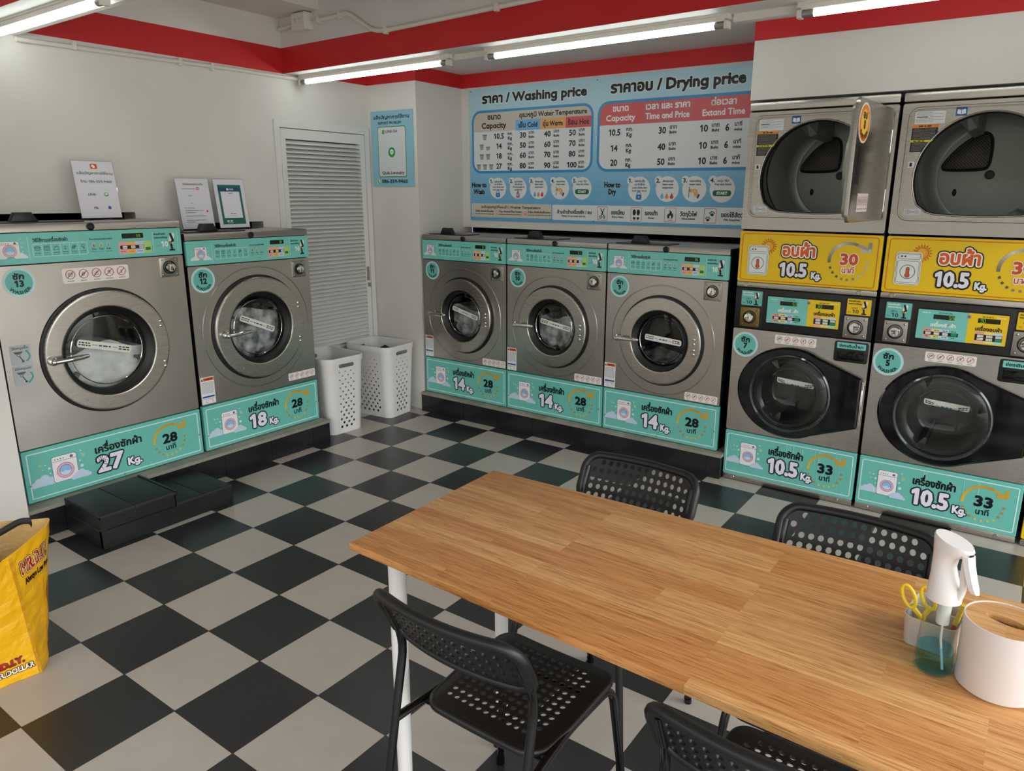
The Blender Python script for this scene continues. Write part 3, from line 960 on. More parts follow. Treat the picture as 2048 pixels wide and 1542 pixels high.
def panel_top(w, h, digits):
    """teal instruction strip of the big washers"""
    A = Art()
    A.rect(0.002, 0.002, w - 0.002, h - 0.002, TEAL, 1, h * 0.1)
    iw = w * 0.088
    washer_icon(A, w * 0.058, h * 0.24, iw, h * 0.50, 2, 0.001)
    cloud(A, w * 0.055, h * 0.25, iw * 0.28, '#dfe9f0', 10); cloud(A, w * 0.15, h * 0.24, iw * 0.28, '#dfe9f0', 10)
    bubbles(A, [(w * .037, h * .62, h * .012, WHI), (w * .033, h * .46, h * .016, WHI), (w * .043, h * .52, h * .01, WHI), (w * .162, h * .70, h * .014, WHI), (w * .158, h * .55, h * .02, '#c8ecd8'), (w * .160, h * .42, h * .02, WHI), (w * .156, h * .82, h * .012, WHI)])
    for x in (0.187, 0.828, 0.975): A.rect(w * x - 0.0012, h * 0.13, w * x + 0.0012, h * 0.88, '#b9e6df', 2)
    A.text('วิธีใช้งานเครื่องซักผ้า', w * 0.21, h * 0.70, h * 0.105, '#10302c', 'l', w=w * 0.165, bold=0.05)
    x0, x1, y0, y1 = w * 0.205, w * 0.468, h * 0.22, h * 0.63
    A.frame(x0, y0, x1, y1, 0.0022, '#bfe9e2', 2, h * 0.06)
    for k in range(6):
        cw = (x1 - x0) / 6
        if k: A.rect(x0 + cw * k - 0.001, y0, x0 + cw * k + 0.001, y1, '#bfe9e2', 2)
        mini_icon(A, k, x0 + cw * (k + .5), y0 + (y1 - y0) * 0.64, cw * 0.52, '#1e4a45')
        A.disc(x0 + cw * (k + .45), y1, h * 0.016, '#d6f1ec', 3, n=10)
        A.micro(x0 + cw * (k + .2), y0 + (y1 - y0) * 0.27, x0 + cw * (k + .8), h * 0.022, '#17403b')
        A.micro(x0 + cw * (k + .15), y0 + (y1 - y0) * 0.12, x0 + cw * (k + .85), h * 0.013, '#2c655d')
    A.text('ขั้นแนะนำของอุณหภูมิในการซักผ้า', w * 0.482, h * 0.685, h * 0.05, '#1a4540', 'l', w=w * 0.12, bold=0.04)
    for k, (c, nm) in enumerate((('#b1575d', 'น้ำร้อน'), ('#c29a5c', 'น้ำอุ่น'), ('#6f9fc4', 'น้ำเย็น'))):
        x = w * (0.502 + 0.038 * k)
        A.rect(x - h * .055, h * .43, x + h * .055, h * .60, '#a9c7c2', 2, h * .05); drop(A, x, h * 0.48, h * 0.034, c)
        A.text(nm, x, h * 0.345, h * 0.045, '#153f3a', w=w * 0.024, bold=0.04)
        A.micro(x - w * 0.014, h * 0.28, x + w * 0.014, h * 0.016, '#2c655d')
    A.rect(w * 0.655, h * 0.685, w * 0.775, h * 0.865, '#0c0b09', 2, h * 0.03)
    for k in range(3): A.rect(w * (0.666 + .022 * k), h * 0.735, w * (0.682 + .022 * k), h * 0.815, '#2a2016', 3)
    seven(A, w * 0.736, h * 0.728, h * 0.095, digits, '#9fd63f')
    bx, bw = w * 0.633, w * 0.046
    for k, c in enumerate(('#f2aba6', '#f4b961', '#c9d9f4', '#b2d97c')):
        A.rect(bx + bw * k, h * 0.12, bx + bw * (k + 1), h * 0.57, c, 2)
    A.rect(bx, h * 0.12, bx + bw * 4, h * 0.135, '#8fd2c6', 3)
    A.rect(bx + bw * 0.15, h * 0.31, bx + bw * 3.05, h * 0.44, '#14110f', 3, h * 0.04)
    for k, (a, b) in enumerate((('ร้อน', '#b14b4b'), ('อุ่น', '#a8651d'), ('เย็น', '#3c62a8'))):
        A.rect(bx + bw * (k + .45), h * .325, bx + bw * (k + .98), h * .425, '#e6e2de', 4, h * .02)
        A.micro(bx + bw * (k + .55), h * .375, bx + bw * (k + .9), h * .02, '#333', 5)
        A.text(a, bx + bw * (k + .5), h * .475, h * .042, '#f7f1ee', w=bw * .6)
        A.micro(bx + bw * (k + .2), h * .22, bx + bw * (k + .8), h * .025, b, 3)
    A.rect(bx + bw * 3.2, h * .235, bx + bw * 3.85, h * .345, '#0e7a48', 3, h * .03)
    A.text('ช่องสำหรับ', w * 0.835, h * 0.765, h * 0.062, '#10302c', 'l', w=w * 0.07, bold=0.06)
    A.text('หยอดเหรียญ', w * 0.835, h * 0.635, h * 0.062, '#10302c', 'l', w=w * 0.08, bold=0.06)
    A.text('10', w * 0.875, h * 0.33, h * 0.185, '#f6f8f7', 'l', w=w * 0.042, bold=0.05)
    A.text('บาท', w * 0.843, h * 0.34, h * 0.06, '#5f9d93', 'l', w=w * 0.028, bold=0.02)
    coin_hand(A, w * 0.922, h * 0.17, h * 0.62)
    return A

def badge(num, r, ring='#bfe3e6', fill=TEAL2, top='ซัก', word='WASHER', ink=INK):
    A = Art()
    A.disc(0, 0, r, ring, 1, n=48); A.disc(0, 0, r * 0.83, fill, 2, n=48)
    A.text(top, 0, r * 0.22, r * 0.36, ink, w=r * 0.74, bold=0.07, l=3)
    A.text(num, 0, -r * 0.28, r * 0.40, ink, w=r * (0.58 if len(num) == 2 else 0.28), bold=0.08, l=3)
    A.text(word, 0, 0, r * 0.21, ink, w=r * 1.62, bold=0.05, l=3, arc=(0, 0, r * 0.79))
    return A

def no_signs(w, h, n=5, rows=True):
    A = Art()
    A.rect(0, 0, w, h, '#f1e9e4', 1, h * 0.14 if w > h else 0.006)
    for k in range(n):
        x = w * (0.115 + 0.77 * k / (n - 1)); y = h * 0.58 if w > h * 2 else h * 0.6
        r = min(h * 0.31, w * 0.085); ry = r if w > h * 2 else h * 0.30
        A.add(circ(x, y, r, 24, ry), None, '#a8424f', 2)
        A.add(circ(x, y, r * .84, 24, ry * .88), None, '#f1e9e4', 3)
        c = '#4a4246'
        mini_icon(A, (0, 4, 2, 5, 3)[k], x, y, r * 0.85, c, 4)
        A.line([(x - r * .62, y - ry * .62), (x + r * .62, y + ry * .62)], r * .15, '#a8424f', 7)
        A.micro(x - r * .7, h * .14, x + r * .7, h * .05, '#6a5f60', 3)
    return A

def warn_label(w, h):
    A = Art()
    A.rect(0, 0, w, h, '#e9e8ea', 1)
    A.rect(w * .22, h * .86, w * .97, h * .97, '#d9541f', 2)
    A.poly([(w * .04, h * .87), (w * .20, h * .87), (w * .12, h * .96)], '#1a1a1a', 2)
    A.micro(w * .34, h * .915, w * .86, h * .035, '#5a1c08', 3)
    for k in range(11): A.micro(w * .07, h * (.80 - .04 * k), w * .93, h * .016, '#77767c')
    A.rect(w * .06, h * .235, w * .94, h * .295, '#1d3f9a', 2)
    A.line([(w * .3, h * .14), (w * .3, h * .06), (w * .42, h * .05)], w * .02, '#444', 2); A.line([(w * .68, h * .13), (w * .8, h * .12), (w * .8, h * .05)], w * .02, '#444', 2)
    for k in range(2): A.micro(w * .1, h * (.20 - .03 * k), w * .9, h * .012, '#88878c')
    return A

def strip_label(w, h):
    A = Art()
    A.rect(0, 0, w, h, '#e2e0d8', 1, h * .3)
    A.micro(w * .03, h * .66, w * .25, h * .16, '#2a2a2a'); A.micro(w * .03, h * .36, w * .24, h * .16, '#2a2a2a')
    for k in range(3): A.disc(w * (.29 + .03 * k), h * .5, h * .08, '#2a8fa0', 2, n=8); A.disc(w * (.66 + .03 * k), h * .5, h * .08, '#2a8fa0', 2, n=8)
    A.micro(w * .39, h * .5, w * .63, h * .2, '#23607a')
    A.micro(w * .76, h * .66, w * .97, h * .16, '#2a2a2a'); A.micro(w * .76, h * .36, w * .97, h * .16, '#2a2a2a')
    return A

# ------------------------------------------------------------------ machines
def art_on(b, A, x, z, y, m=0):
    b.art(A, lambda px, py, d: (x + px, y - d, z + py), 0.0004, m)

def sticker(parent, name, A, w, h, x, z, y=0.0, col='#efe8e3', r=0.004, rot=0.0, label=None):
    b = MB()
    b.prism(rrect(0, 0, w, h, r), lambda px, py, d: (px, -d, py), 0.0, 0.0008, 0, 0, col)
    b.art(A, lambda px, py, d: (px, -d, py), 0.0009)
    o = b.build(name, PRINT, parent)
    o.location = (x, y, z); o.rotation_euler = (0, rot, 0)
    if label: o['label'] = label
    return o

def round_badge(parent, A, r, x, z, y=0.0, col='#bfe3e6', ry=None):
    b = MB()
    b.prism(circ(0, 0, r, 48), lambda px, py, d: (px, -d, py), 0.0, 0.0008, 0, 0, col)
    b.art(A, lambda px, py, d: (px, -d, py), 0.0009)
    o = b.build('number_badge', PRINT, parent); o.location = (x, y, z)
    return o

def coin_slot(parent, x, z, s, y=0.0, mt=DULL, plate=True):
    b = MB()
    b.plate(-s / 2, s / 2, -s / 2, s / 2, -0.006, 0.0, 0.004, 0.002, 0)
    for sx_ in (-1, 1):
        for sz in (-1, 1):
            b.ball((sx_ * s * .37, -0.0065, sz * s * .37), s * 0.055, 5, 0, None, (1, .6, 1))
    o = b.build('coin_slot', mt, parent); o.location = (x, y, z)
    b = MB()
    b.lathe([(s * .34, 0.004), (s * .33, 0.012), (s * .30, 0.013), (s * .285, 0.006)], FR(0, -0.001, 0), 28, 0)
    b.build('coin_ring', RUBBER, o)
    b = MB()
    b.lathe([(s * .25, 0.003), (s * .24, 0.022), (s * .21, 0.027), (s * .12, 0.028), (1e-7, 0.028)], FR(0, -0.001, 0), 28, 0)
    b.build('coin_button', CHROME, o)
    b = MB(); b.plate(-0.0015, 0.0015, -0.006, 0.006, -0.0305, -0.028); b.build('coin_slit', RUBBER, o)
    return o

def noise3(x, y, z, s): return noise.noise(Vector((x * s, y * s, z * s)))

SUDS = mat('wet_white_cloth', '#dddcdd', 0.6)
mottle(SUDS, '#c2c1c4', '#ececec', 9)
SUDS2 = mat('grey_suds', '#9a999b', 0.4)
mottle(SUDS2, '#5d5c5f', '#cfcfd0', 14, (1, 1, 1), 0.38, 0.66)
WETDK = mat('dark_wet_cloth', '#2a292b', 0.3)
mottle(WETDK, '#131315', '#565557', 16, (1, 1, 1), 0.42, 0.72)

def laundry(name, label, T, r, fill, seed, mt, cat='laundry', depth=0.15, wave=0.02):
    """lumpy wash filling the drum disc up to height fill*r; T maps (x, out, z)"""
    b = MB(); n, k = 28, 22
    rings = []
    for j in range(k + 1):
        v = j / k
        ring = []
        for i in range(n + 1):
            u = -1 + 2 * i / n
            top = fill * r + wave * sin(u * 3 + seed) + 0.02 * noise3(u * 2, seed, 0, 1.0)
            xx = u * r * 0.97
            lo = -math.sqrt(max(0.0, r * r - xx * xx)) * 0.98
            hi = min(max(top, lo), math.sqrt(max(0.0, r * r - xx * xx)) * 0.98)
            zz = lo + (hi - lo) * v
            bulge = 0.035 + 0.022 * noise3(xx, zz, seed, 14) + 0.010 * noise3(xx, zz, seed + 5, 40)
            edge = min(1, (1 - abs(u)) * 5) * min(1, v * 4 + .3)
            yy = bulge * edge * (1 - 0.6 * v)
            ring.append((xx, -yy, zz))
        rings.append(ring)
    # back rows close the heap as a solid
    top = rings[-1]
    rings.append([(x, min(0.0, y) + depth, z) for x, y, z in top])
    rings.append([(x, depth, -math.sqrt(max(0.0, r * r - x * x)) * 0.9) for x, y, z in top])
    b.loft(rings, 0, None, None, False)
    o = b.build(name, mt, None, 60)
    o.matrix_world = T
    return tag(o, label, cat, 'wash loads behind the round doors')

def washer(no, org, rz, Wd, H, dep, zt0, zt1, zg, dc, R, ri, rg, emb, num, mins, btn, coin, bad, label, ybtn, nosign, wlabel, digits, load, handle, hinges, cranks=None, strip=None):
    t = thing('washing_machine', label, 'washing machine', org, rz, 'big front-loading washers')
    g = 0.004
    # body
    b = MB()
    b.box(g, g + 0.012, 0.02, dep, 0.0, H - 0.014); b.box(Wd - g - 0.012, Wd - g, 0.02, dep, 0.0, H - 0.014)
    b.box(g + 0.012, Wd - g - 0.012, dep - 0.012, dep, 0.0, H - 0.014); b.box(g + 0.012, Wd - g - 0.012, 0.022, dep - 0.012, 0.0, 0.02); b.box(g + 0.012, Wd - g - 0.012, 0.022, dep - 0.012, zt0 - 0.004, H - 0.014)
    b.build('cabinet', CABIN, t)
    b = MB()
    P = [(0.0, H - 0.002), (0.006, H + 0.001), (dep * 0.98, H), (dep * 0.98, H - 0.012), (0.012, H - 0.012), (0.012, zt1 + 0.004), (-0.002, zt1 + 0.004), (-0.002, H - 0.006)]
    b.loft([[(x, y, z) for y, z in P] for x in (g, Wd - g)], 0, None, None, True, True, True)
    o = b.build('top_cover', STEEL, t, 30)
    b = MB(); b.lathe([(0.017, 0.0), (0.017, 0.006), (0.013, 0.010), (0.010, 0.006), (1e-7, 0.006)], FR(ybtn, -0.002, (H + zt1) / 2), 24)
    b.build('lid_lock', RUBBER, o)
    # dispenser lid on top
    b = MB(); lx = Wd * 0.13
    b.box(lx - 0.06, lx + Wd * 0.36, 0.03, 0.19, H, H + 0.006)
    o = b.build('dispenser_lid', BLACKP, t)
    b = MB()
    P = [(0, 0), (0.115, 0), (0.090, 0.042), (0.022, 0.042)]
    b.prism([(lx + x + 0.02, H + 0.005 + z) for x, z in P], lambda x, y, d: (x, -d, y), -0.085, -0.055, 0.004)
    b.build('lid_handle', BLACKP, o)
    # printed control strip
    b = MB(); b.plate(g, Wd - g, zt0, zt1, -0.006, 0.012, 0.008, 0.003, 0, TEAL)
    h = zt1 - zt0
    art_on(b, panel_top(Wd - 2 * g, h, digits), g, zt0, -0.006)
    b.build('control_panel', PRINT, t)
    # steel front with the round opening
    b = MB()
    cx, cz = dc
    z0, z1 = zg + 0.006, zt0 - 0.005
    b.holed([rrect(g, z0, Wd - g, z1, 0.006), circ(cx, cz, ri - 0.012, 64)], lambda x, y, d: (x, -d, y), -0.018, 0.0)
    if emb: b.lathe([(emb - 0.004, 0.0), (emb - 0.002, 0.003), (emb + 0.002, 0.003), (emb + 0.004, 0.0)], FR(cx, 0, cz), 72)
    b.build('front_panel', STEEL, t, 30)
    # drum
    b = MB(); rd = ri + 0.005
    b.lathe([(rd, -0.02), (rd, -dep + 0.05), (1e-7, -dep + 0.045)], FR(cx, 0, cz), 48)
    for k in range(3):
        a = 2 * pi * k / 3 + 0.5 + no
        T = Matrix.Translation((cx, 0, cz)) @ Matrix.Rotation(a, 4, 'Y')
        b.loft([[(-0.02, y, -rd + 0.002), (0.02, y, -rd + 0.002), (0.006, y, -rd + 0.06), (-0.006, y, -rd + 0.06)] for y in (0.03, dep - 0.06)], 0, None, T, True, True, True)
    b.build('drum', DRUMST, t, 40)
    # door: raised steel annulus, black gasket, recessed porthole
    b = MB()
    b.lathe([(ri, -0.012), (ri, 0.026), (ri + 0.002, 0.029), (ri + 0.006, 0.030), (R - 0.017, 0.030), (R - 0.011, 0.029), (R - 0.008, 0.025), (R - 0.008, 0.004)], FR(cx, 0, cz), 80)
    door = b.build('door', STEEL2, t, 9)
    b = MB(); b.lathe([(R + 0.004, 0.0005), (R + 0.001, 0.006), (R - 0.012, 0.008), (R - 0.02, 0.004)], FR(cx, 0, cz), 72)
    b.build('door_gap_shadow', RUBBER, door)  # black ring painted in as the shadowed gap around the raised door
    b = MB(); b.lathe([(ri + 0.001, 0.026), (ri - 0.008, 0.012), (ri - 0.022, 0.004), (rg + 0.006, -0.002), (rg - 0.002, -0.008), (rg - 0.004, -0.03)], FR(cx, 0, cz), 72)
    b.build('door_gasket', RUBBER, door)
    b = MB(); b.lathe([(rg, -0.014), (rg * .85, -0.008), (rg * .5, -0.003), (1e-7, 0.0)], FR(cx, 0, cz), 56)
    b.build('door_glass', GLASS, door, 80)
    b = MB(); b.lathe([(rg * .86, -0.006), (rg * .87, -0.004), (rg * .885, -0.006)], FR(cx, 0, cz), 56)
    b.build('porthole_ring', CHROME, door)
    for hx, hz in hinges:
        for dz in (-0.012, 0.012):
            b = MB(); b.ball((hx, -0.030, hz + dz), 0.0085, 6, 0, None, (1, .5, 1)); b.build('door_bolt', CHROME, door)
    for hx, hz in ((cx - R * .62, cz - R * .60), (cx - R * .47, cz - R * .72)):
        b = MB(); b.ball((hx, -0.030, hz), 0.004, 5, 0, None, (1, .4, 1)); b.build('door_rivet', DULL, door)
    # lever handle
    hx, hz = handle
    b = MB()
    b.lathe([(0.020, 0.034), (0.019, 0.052), (0.012, 0.058), (1e-7, 0.058)], FR(hx, 0, hz), 20)
    b.tube([(hx - 0.002, -0.062, hz - 0.001), (hx + 0.05, -0.068, hz + 0.001), (hx + 0.115, -0.068, hz + 0.004), (hx + 0.138, -0.066, hz + 0.005)], lambda q: 0.012 if q < .95 else 0.009, 12)
    b.ball((hx - 0.002, -0.062, hz - 0.001), 0.0135, 8)
    b.ball((hx + 0.138, -0.066, hz + 0.005), 0.009, 8)
    b.build('door_handle', CHROME, door)
    sw, sh, sdx, sdz, srot = strip
    sticker(door, 'safety_strip', strip_label(sw, sh), sw, sh, cx + sdx, cz + sdz, -0.010, '#e2e0d8', sh * .3, srot)
    # name panel
    b = MB(); b.plate(g, Wd - g, 0.004, zg, -0.004, 0.02, 0.004, 0.002, 0, TEAL2)
    art_on(b, teal_bottom(Wd - 2 * g, zg - 0.004, num, mins, 0.003), g, 0.004, -0.004)
    b.build('name_panel', PRINT, t)
    for x, z in ((0.022, zg * .35), (Wd - 0.022, zg * .45), (Wd * .5, 0.018)):
        b = MB(); b.ball((x, -0.006, z), 0.005, 5, 0, None, (1, .5, 1)); b.build('panel_screw', DULL, t)
    coin_slot(t, coin[0], coin[1], coin[2])
    round_badge(t, badge(str(no), bad[2]), bad[2], bad[0], bad[1])
    x0, z0, w, h = nosign
    sticker(t, 'prohibition_sticker', no_signs(w, h), w, h, x0, z0, 0, '#f1e9e4', h * .14)
    if wlabel:
        x0, z0, w, h = wlabel
        sticker(t, 'warning_label', warn_label(w, h), w, h, x0, z0)
    if cranks:
        for k, (x0, z0, w, h) in enumerate(cranks):
            A = Art(); A.rect(0, 0, w, h, '#b9bec2', 1, .008)
            A.text('ปิดหมุนขึ้น' if k == 0 else 'เปิดหมุนลง', w * .5, h * .80, h * .11, '#2b3334', w=w * .80, bold=.03)
            A.poly([(w * .15, h * .68), (w * .62, h * .68), (w * .52, h * .56), (w * .25, h * .56)], '#596264', 2)
            A.ring(w * .38, h * .5, h * .05, h * .075, '#495255', 3, n=14); A.line([(w * .42, h * .44), (w * .55, h * .2)], h * .05, '#495255', 3); A.disc(w * .56, h * .17, h * .06, '#495255', 3, n=12)
            A.ring(w * .62, h * .42, h * .23, h * .30, '#3f9c93', 2, -70, 50, 12)
            q = (50 if k == 0 else -70)
            px, py = w * .62 + h * .265 * cos(radians(q)), h * .42 + h * .265 * sin(radians(q))
            s = 1 if k == 0 else -1
            A.poly([(px + h * .09, py), (px - h * .09, py + s * h * .02), (px - h * .02, py + s * h * .12)], '#3f9c93', 2)
            sticker(t, 'crank_sticker', A, w, h, x0, z0, 0, '#b9bec2', .008)
    # the load
    fill, seed, mt, txt = load
    T = Matrix.Translation(org) @ Matrix.Rotation(rz, 4, 'Z') @ Matrix.Translation((cx, 0.085, cz))
    laundry('laundry_load', txt, T, ri - 0.008, fill, seed, mt, depth=min(0.2, dep - 0.16))
    return t
BIG = dict(H=1.121, dep=0.85, zt0=0.957, zt1=1.087, zg=0.258, R=0.258, ri=0.176, rg=0.154, emb=0.316,
           coin=(0.65, 0.894, 0.1), bad=(0.087, 0.879, 0.062), ybtn=0.367, nosign=(0.525, 0.268, 0.193, 0.046),
           wlabel=(0.004, 0.266, 0.074, 0.15), handle=(0.106, 0.585), hinges=((0.572, 0.611), (0.572, 0.552)), btn=None)
washer(13, (-1.362, -0.032, 0.143), pi / 2, 0.868, 1.257, 0.374, 1.085, 1.218, 0.252, (0.441, 0.652), 0.297, 0.215, 0.190, None,
       '27', '28', None, (0.7855, 1.024, 0.098), (0.110, 1.008, 0.064),
       'largest steel washer, 27 Kg. on its teal panel, badge 13, behind the step box',
       0.433, (0.285, 0.985, 0.297, 0.068), None, '59', (0.02, 1.3, SUDS, 'white soapy wash load in the drum of the 27 Kg. washer'),
       (0.178, 0.648), ((0.694, 0.751), (0.694, 0.543)), ((0.030, 0.648, 0.082, 0.088), (0.030, 0.556, 0.082, 0.088)),
       (0.25, 0.036, -0.145, 0.04, 0.28))
washer(12, (-1.362, 0.847, 0.143), pi / 2, 0.781, 1.185, 0.374, 1.02, 1.147, 0.256, (0.400, 0.644), 0.297, 0.205, 0.181, 0.345,
       '18', '28', None, (0.6985, 0.954, 0.096), (0.085, 0.941, 0.068),
       'steel washer with an 18 Kg. teal panel and badge 12, next to the louvred door',
       0.393, (0.572, 0.286, 0.196, 0.046), (0.008, 0.268, 0.08, 0.15), '38', (0.45, 2.1, SUDS2, 'foaming grey wash load in the drum of the 18 Kg. washer'),
       (0.165, 0.636), ((0.656, 0.747), (0.656, 0.540)), None, (0.235, 0.034, -0.13, 0.055, 0.42))
def back_washer(no, x0, W_, label, digits, load, strip):
    washer(no, (x0, 2.525, 0.143), 0.0, W_, BIG['H'], BIG['dep'], BIG['zt0'], BIG['zt1'], BIG['zg'], (0.361, 0.588), BIG['R'], BIG['ri'], BIG['rg'], BIG['emb'],
           '14', '28', None, BIG['coin'], BIG['bad'], label, BIG['ybtn'], BIG['nosign'], BIG['wlabel'], digits, load, BIG['handle'], BIG['hinges'], None, strip)
back_washer(11, -1.268, 0.728, '14 Kg. steel washer with badge 11, against the white corner pillar', '32',
            (0.25, 3.7, SUDS2, 'frothy wash load in the drum of washer 11'), (0.225, 0.030, -0.09, 0.035, 0.25))
back_washer(10, -0.538, 0.731, '14 Kg. steel washer with badge 10, middle of the three under the price board', '51',
            (0.35, 5.2, SUDS2, 'dark frothy wash load in the drum of washer 10'), (0.225, 0.032, -0.09, 0.02, 0.16))
back_washer(9, 0.195, 0.736, '14 Kg. steel washer with badge 9, beside the stacked dryers', '36',
            (-0.45, 7.9, WETDK, 'dark soaked wash load in the drum of washer 9'), (0.225, 0.034, -0.095, 0.0, 0.07))

# ------------------------------------------------------------------ stacked washer dryers
YEL = '#f0c613'
def yellow_front(w, h):
    A = Art()
    A.frame(w * .022, h * .045, w * .975, h * .955, h * .017, '#d8761f', 1, h * .05)
    x, y, iw, ih = w * .075, h * .16, w * .148, h * .56
    sx_, sy = x + iw * 1.0, y + ih * 1.0
    for k in range(18):
        a = 2 * pi * k / 18; r0, r1 = h * .115, h * .165
        A.poly([(sx_ + r1 * cos(a), sy + r1 * sin(a)), (sx_ + r0 * cos(a + .13), sy + r0 * sin(a + .13)), (sx_ + r0 * cos(a - .13), sy + r0 * sin(a - .13))], '#c9641c', 2)
    A.disc(sx_, sy, h * .105, '#c9641c', 2); A.disc(sx_, sy, h * .09, '#f0a52c', 3); A.disc(sx_ - h * .015, sy + h * .015, h * .06, '#f3b53a', 4)
    A.rect(x - .005, y - .005, x + iw + .005, y + ih + .005, '#e9a440', 5, h * .06); A.rect(x - .0035, y - .0035, x + iw + .0035, y + ih + .0035, '#f4ecd0', 6, h * .055)
    A.rect(x, y, x + iw, y + ih, '#2c3330', 6, h * .05); A.rect(x + .0015, y + .0015, x + iw - .0015, y + ih - .0015, '#e6eae6', 7, h * .048)
    A.frame(x + iw * .06, y + ih * .80, x + iw * .94, y + ih * .96, .0015, '#39423f', 8, .004)
    for k in (.2, .34): A.disc(x + iw * k, y + ih * .88, h * .017, '#7c2018', 9, n=12)
    A.frame(x + iw * .06, y + ih * .06, x + iw * .94, y + ih * .74, .0015, '#39423f', 8, .008)
    A.ring(x + iw * .5, y + ih * .40, iw * .29, iw * .315, '#39423f', 8)
    A.line([(x + iw * .5, y + ih * .32), (x + iw * .5, y + ih * .50)], iw * .15, '#39423f', 8); A.disc(x + iw * .5, y + ih * .29, iw * .11, '#39423f', 8)
    A.line([(x + iw * .5, y + ih * .31), (x + iw * .5, y + ih * .50)], iw * .10, '#dd5a28', 9); A.disc(x + iw * .5, y + ih * .29, iw * .09, '#dd5a28', 9)
    A.text('อบผ้า', w * .445, h * .555, h * .215, '#1d1512', w=w * .24, bold=.25, l=4)
    A.text('อบผ้า', w * .445, h * .555, h * .215, '#fbf3ea', w=w * .24, bold=.155, l=6)
    A.text('อบผ้า', w * .445, h * .555, h * .215, '#dd5f22', w=w * .24, bold=.055, l=7)
    A.text('10.5', w * .315, h * .17, h * .24, '#eceaf2', 'l', w=w * .20, bold=.065, l=4, out=h * .045, oc='#15161c')
    A.text('Kg.', w * .545, h * .15, h * .115, '#eceaf2', 'l', w=w * .07, bold=.08, l=4, out=h * .03, oc='#15161c')
    timer(A, w * .79, h * .50, h * .35, '30', 'นาที', '#9a968e', ink='#d2502a', tc='#d2502a', out='#fbf3ea')
    return A

def coin_label(w, h, yellow=False):
    A = Art()
    A.rect(0, 0, w, h, '#eec21c' if yellow else TEAL2, 1, .003)
    c = '#191512' if yellow else '#f2f7f5'
    A.text('ช่องสำหรับ', w * .06, h * .82, h * .09, c, 'l', w=w * .50, bold=.06)
    A.text('หยอดเหรียญ', w * .06, h * .66, h * .09, c, 'l', w=w * .55, bold=.06)
    A.text('อบ' if yellow else 'ซัก', w * .32, h * .38, h * .13, '#151311', w=w * .26, sl=.25)
    A.text('10', w * .24, h * .10, h * .22, '#151311', 'l', w=w * .28, bold=.03)
    A.rect(w * .06, h * .13, w * .19, h * .145, '#3a3732', 2); A.rect(w * .06, h * .18, w * .19, h * .195, '#3a3732', 2)
    coin_hand(A, w * .64, h * .06, h * .80)
    return A

def display_panel(w, h, dl, dr, orientation=0):
    A = Art()
    A.rect(0, 0, w * .60, h, TEAL, 1, .003); A.rect(w * .575, 0, w, h, '#f0c81e', 1, .003); A.rect(w * .57, 0, w * .6, h, '#f0c81e', 2)
    A.disc(w * .575, h * .87, h * .06, '#8d8a86', 5, n=16); A.disc(w * .575, h * .87, h * .025, '#55524e', 6, n=12)
    for x0, s, xs in ((.18, dl, .36), (.675, dr, .70)):
        A.rect(w * x0, h * .70, w * (x0 + .24), h * .855, '#100d0a', 3, .002)
        for k in range(5): A.rect(w * (x0 + .015 + .044 * k), h * .725, w * (x0 + .047 + .044 * k), h * .83, '#2a2013', 4)
        seven(A, w * xs, h * .725, h * .105, s, '#8ed63c', 5)
    A.micro(w * .05, h * .90, w * .15, h * .03, '#dff1ee'); A.micro(w * .23, h * .915, w * .40, h * .035, '#3f7f78'); A.micro(w * .72, h * .905, w * .85, h * .035, '#8a741c'); A.micro(w * .87, h * .905, w * .98, h * .03, '#f5ecc4')
    A.text('เครื่องซักผ้า', w * .30, h * .45, h * .11, '#eef6f4', w=w * .29, bold=.07, l=4)
    A.text('เครื่องอบผ้า', w * .80, h * .45, h * .11, '#30250a', w=w * .29, bold=.06, l=4)
    bx, bw = w * .08, w * .098
    for k, c in enumerate(('#e9a0a0', '#f0df8c', '#c3daf2', TEAL)):
        if k < 3: A.rect(bx + bw * k, h * .05, bx + bw * (k + 1), h * .37, c, 3)
    A.rect(bx + bw * .1, h * .15, bx + bw * 4.1, h * .27, '#1c1916', 4, .003)
    for k in range(4): A.rect(bx + bw * (k + .3), h * .165, bx + bw * (k + .95), h * .255, ('#d9d5cf' if k < 3 else '#149468'), 5, .002)
    for k in range(4): A.micro(bx + bw * (k + .3), h * .315, bx + bw * (k + .85), h * .03, '#8a5a52', 5); A.micro(bx + bw * (k + .3), h * .10, bx + bw * (k + .85), h * .03, '#7a6a4a', 5)
    bx, bw = w * .665, w * .098
    for k, (c, e_) in enumerate((('#efa3a0', '#f0b890'), ('#f0df8c', '#e3e08a'), ('#c3daf2', '#b5e2c8'))):
        A.rect(bx + bw * k, h * .33, bx + bw * (k + 1), h * .41, c, 4); A.rect(bx + bw * k, h * .03, bx + bw * (k + 1), h * .12, e_, 4)
    A.rect(bx, h * .12, bx + bw * 3, h * .33, '#1c1916', 4, .003)
    for k in range(3):
        A.rect(bx + bw * (k + .25), h * .235, bx + bw * (k + .95), h * .315, '#d9d5cf', 5, .002)
        A.rect(bx + bw * (k + .25), h * .135, bx + bw * (k + .95), h * .215, '#d9d5cf' if k < 2 else '#149468', 5, .002)
    return A

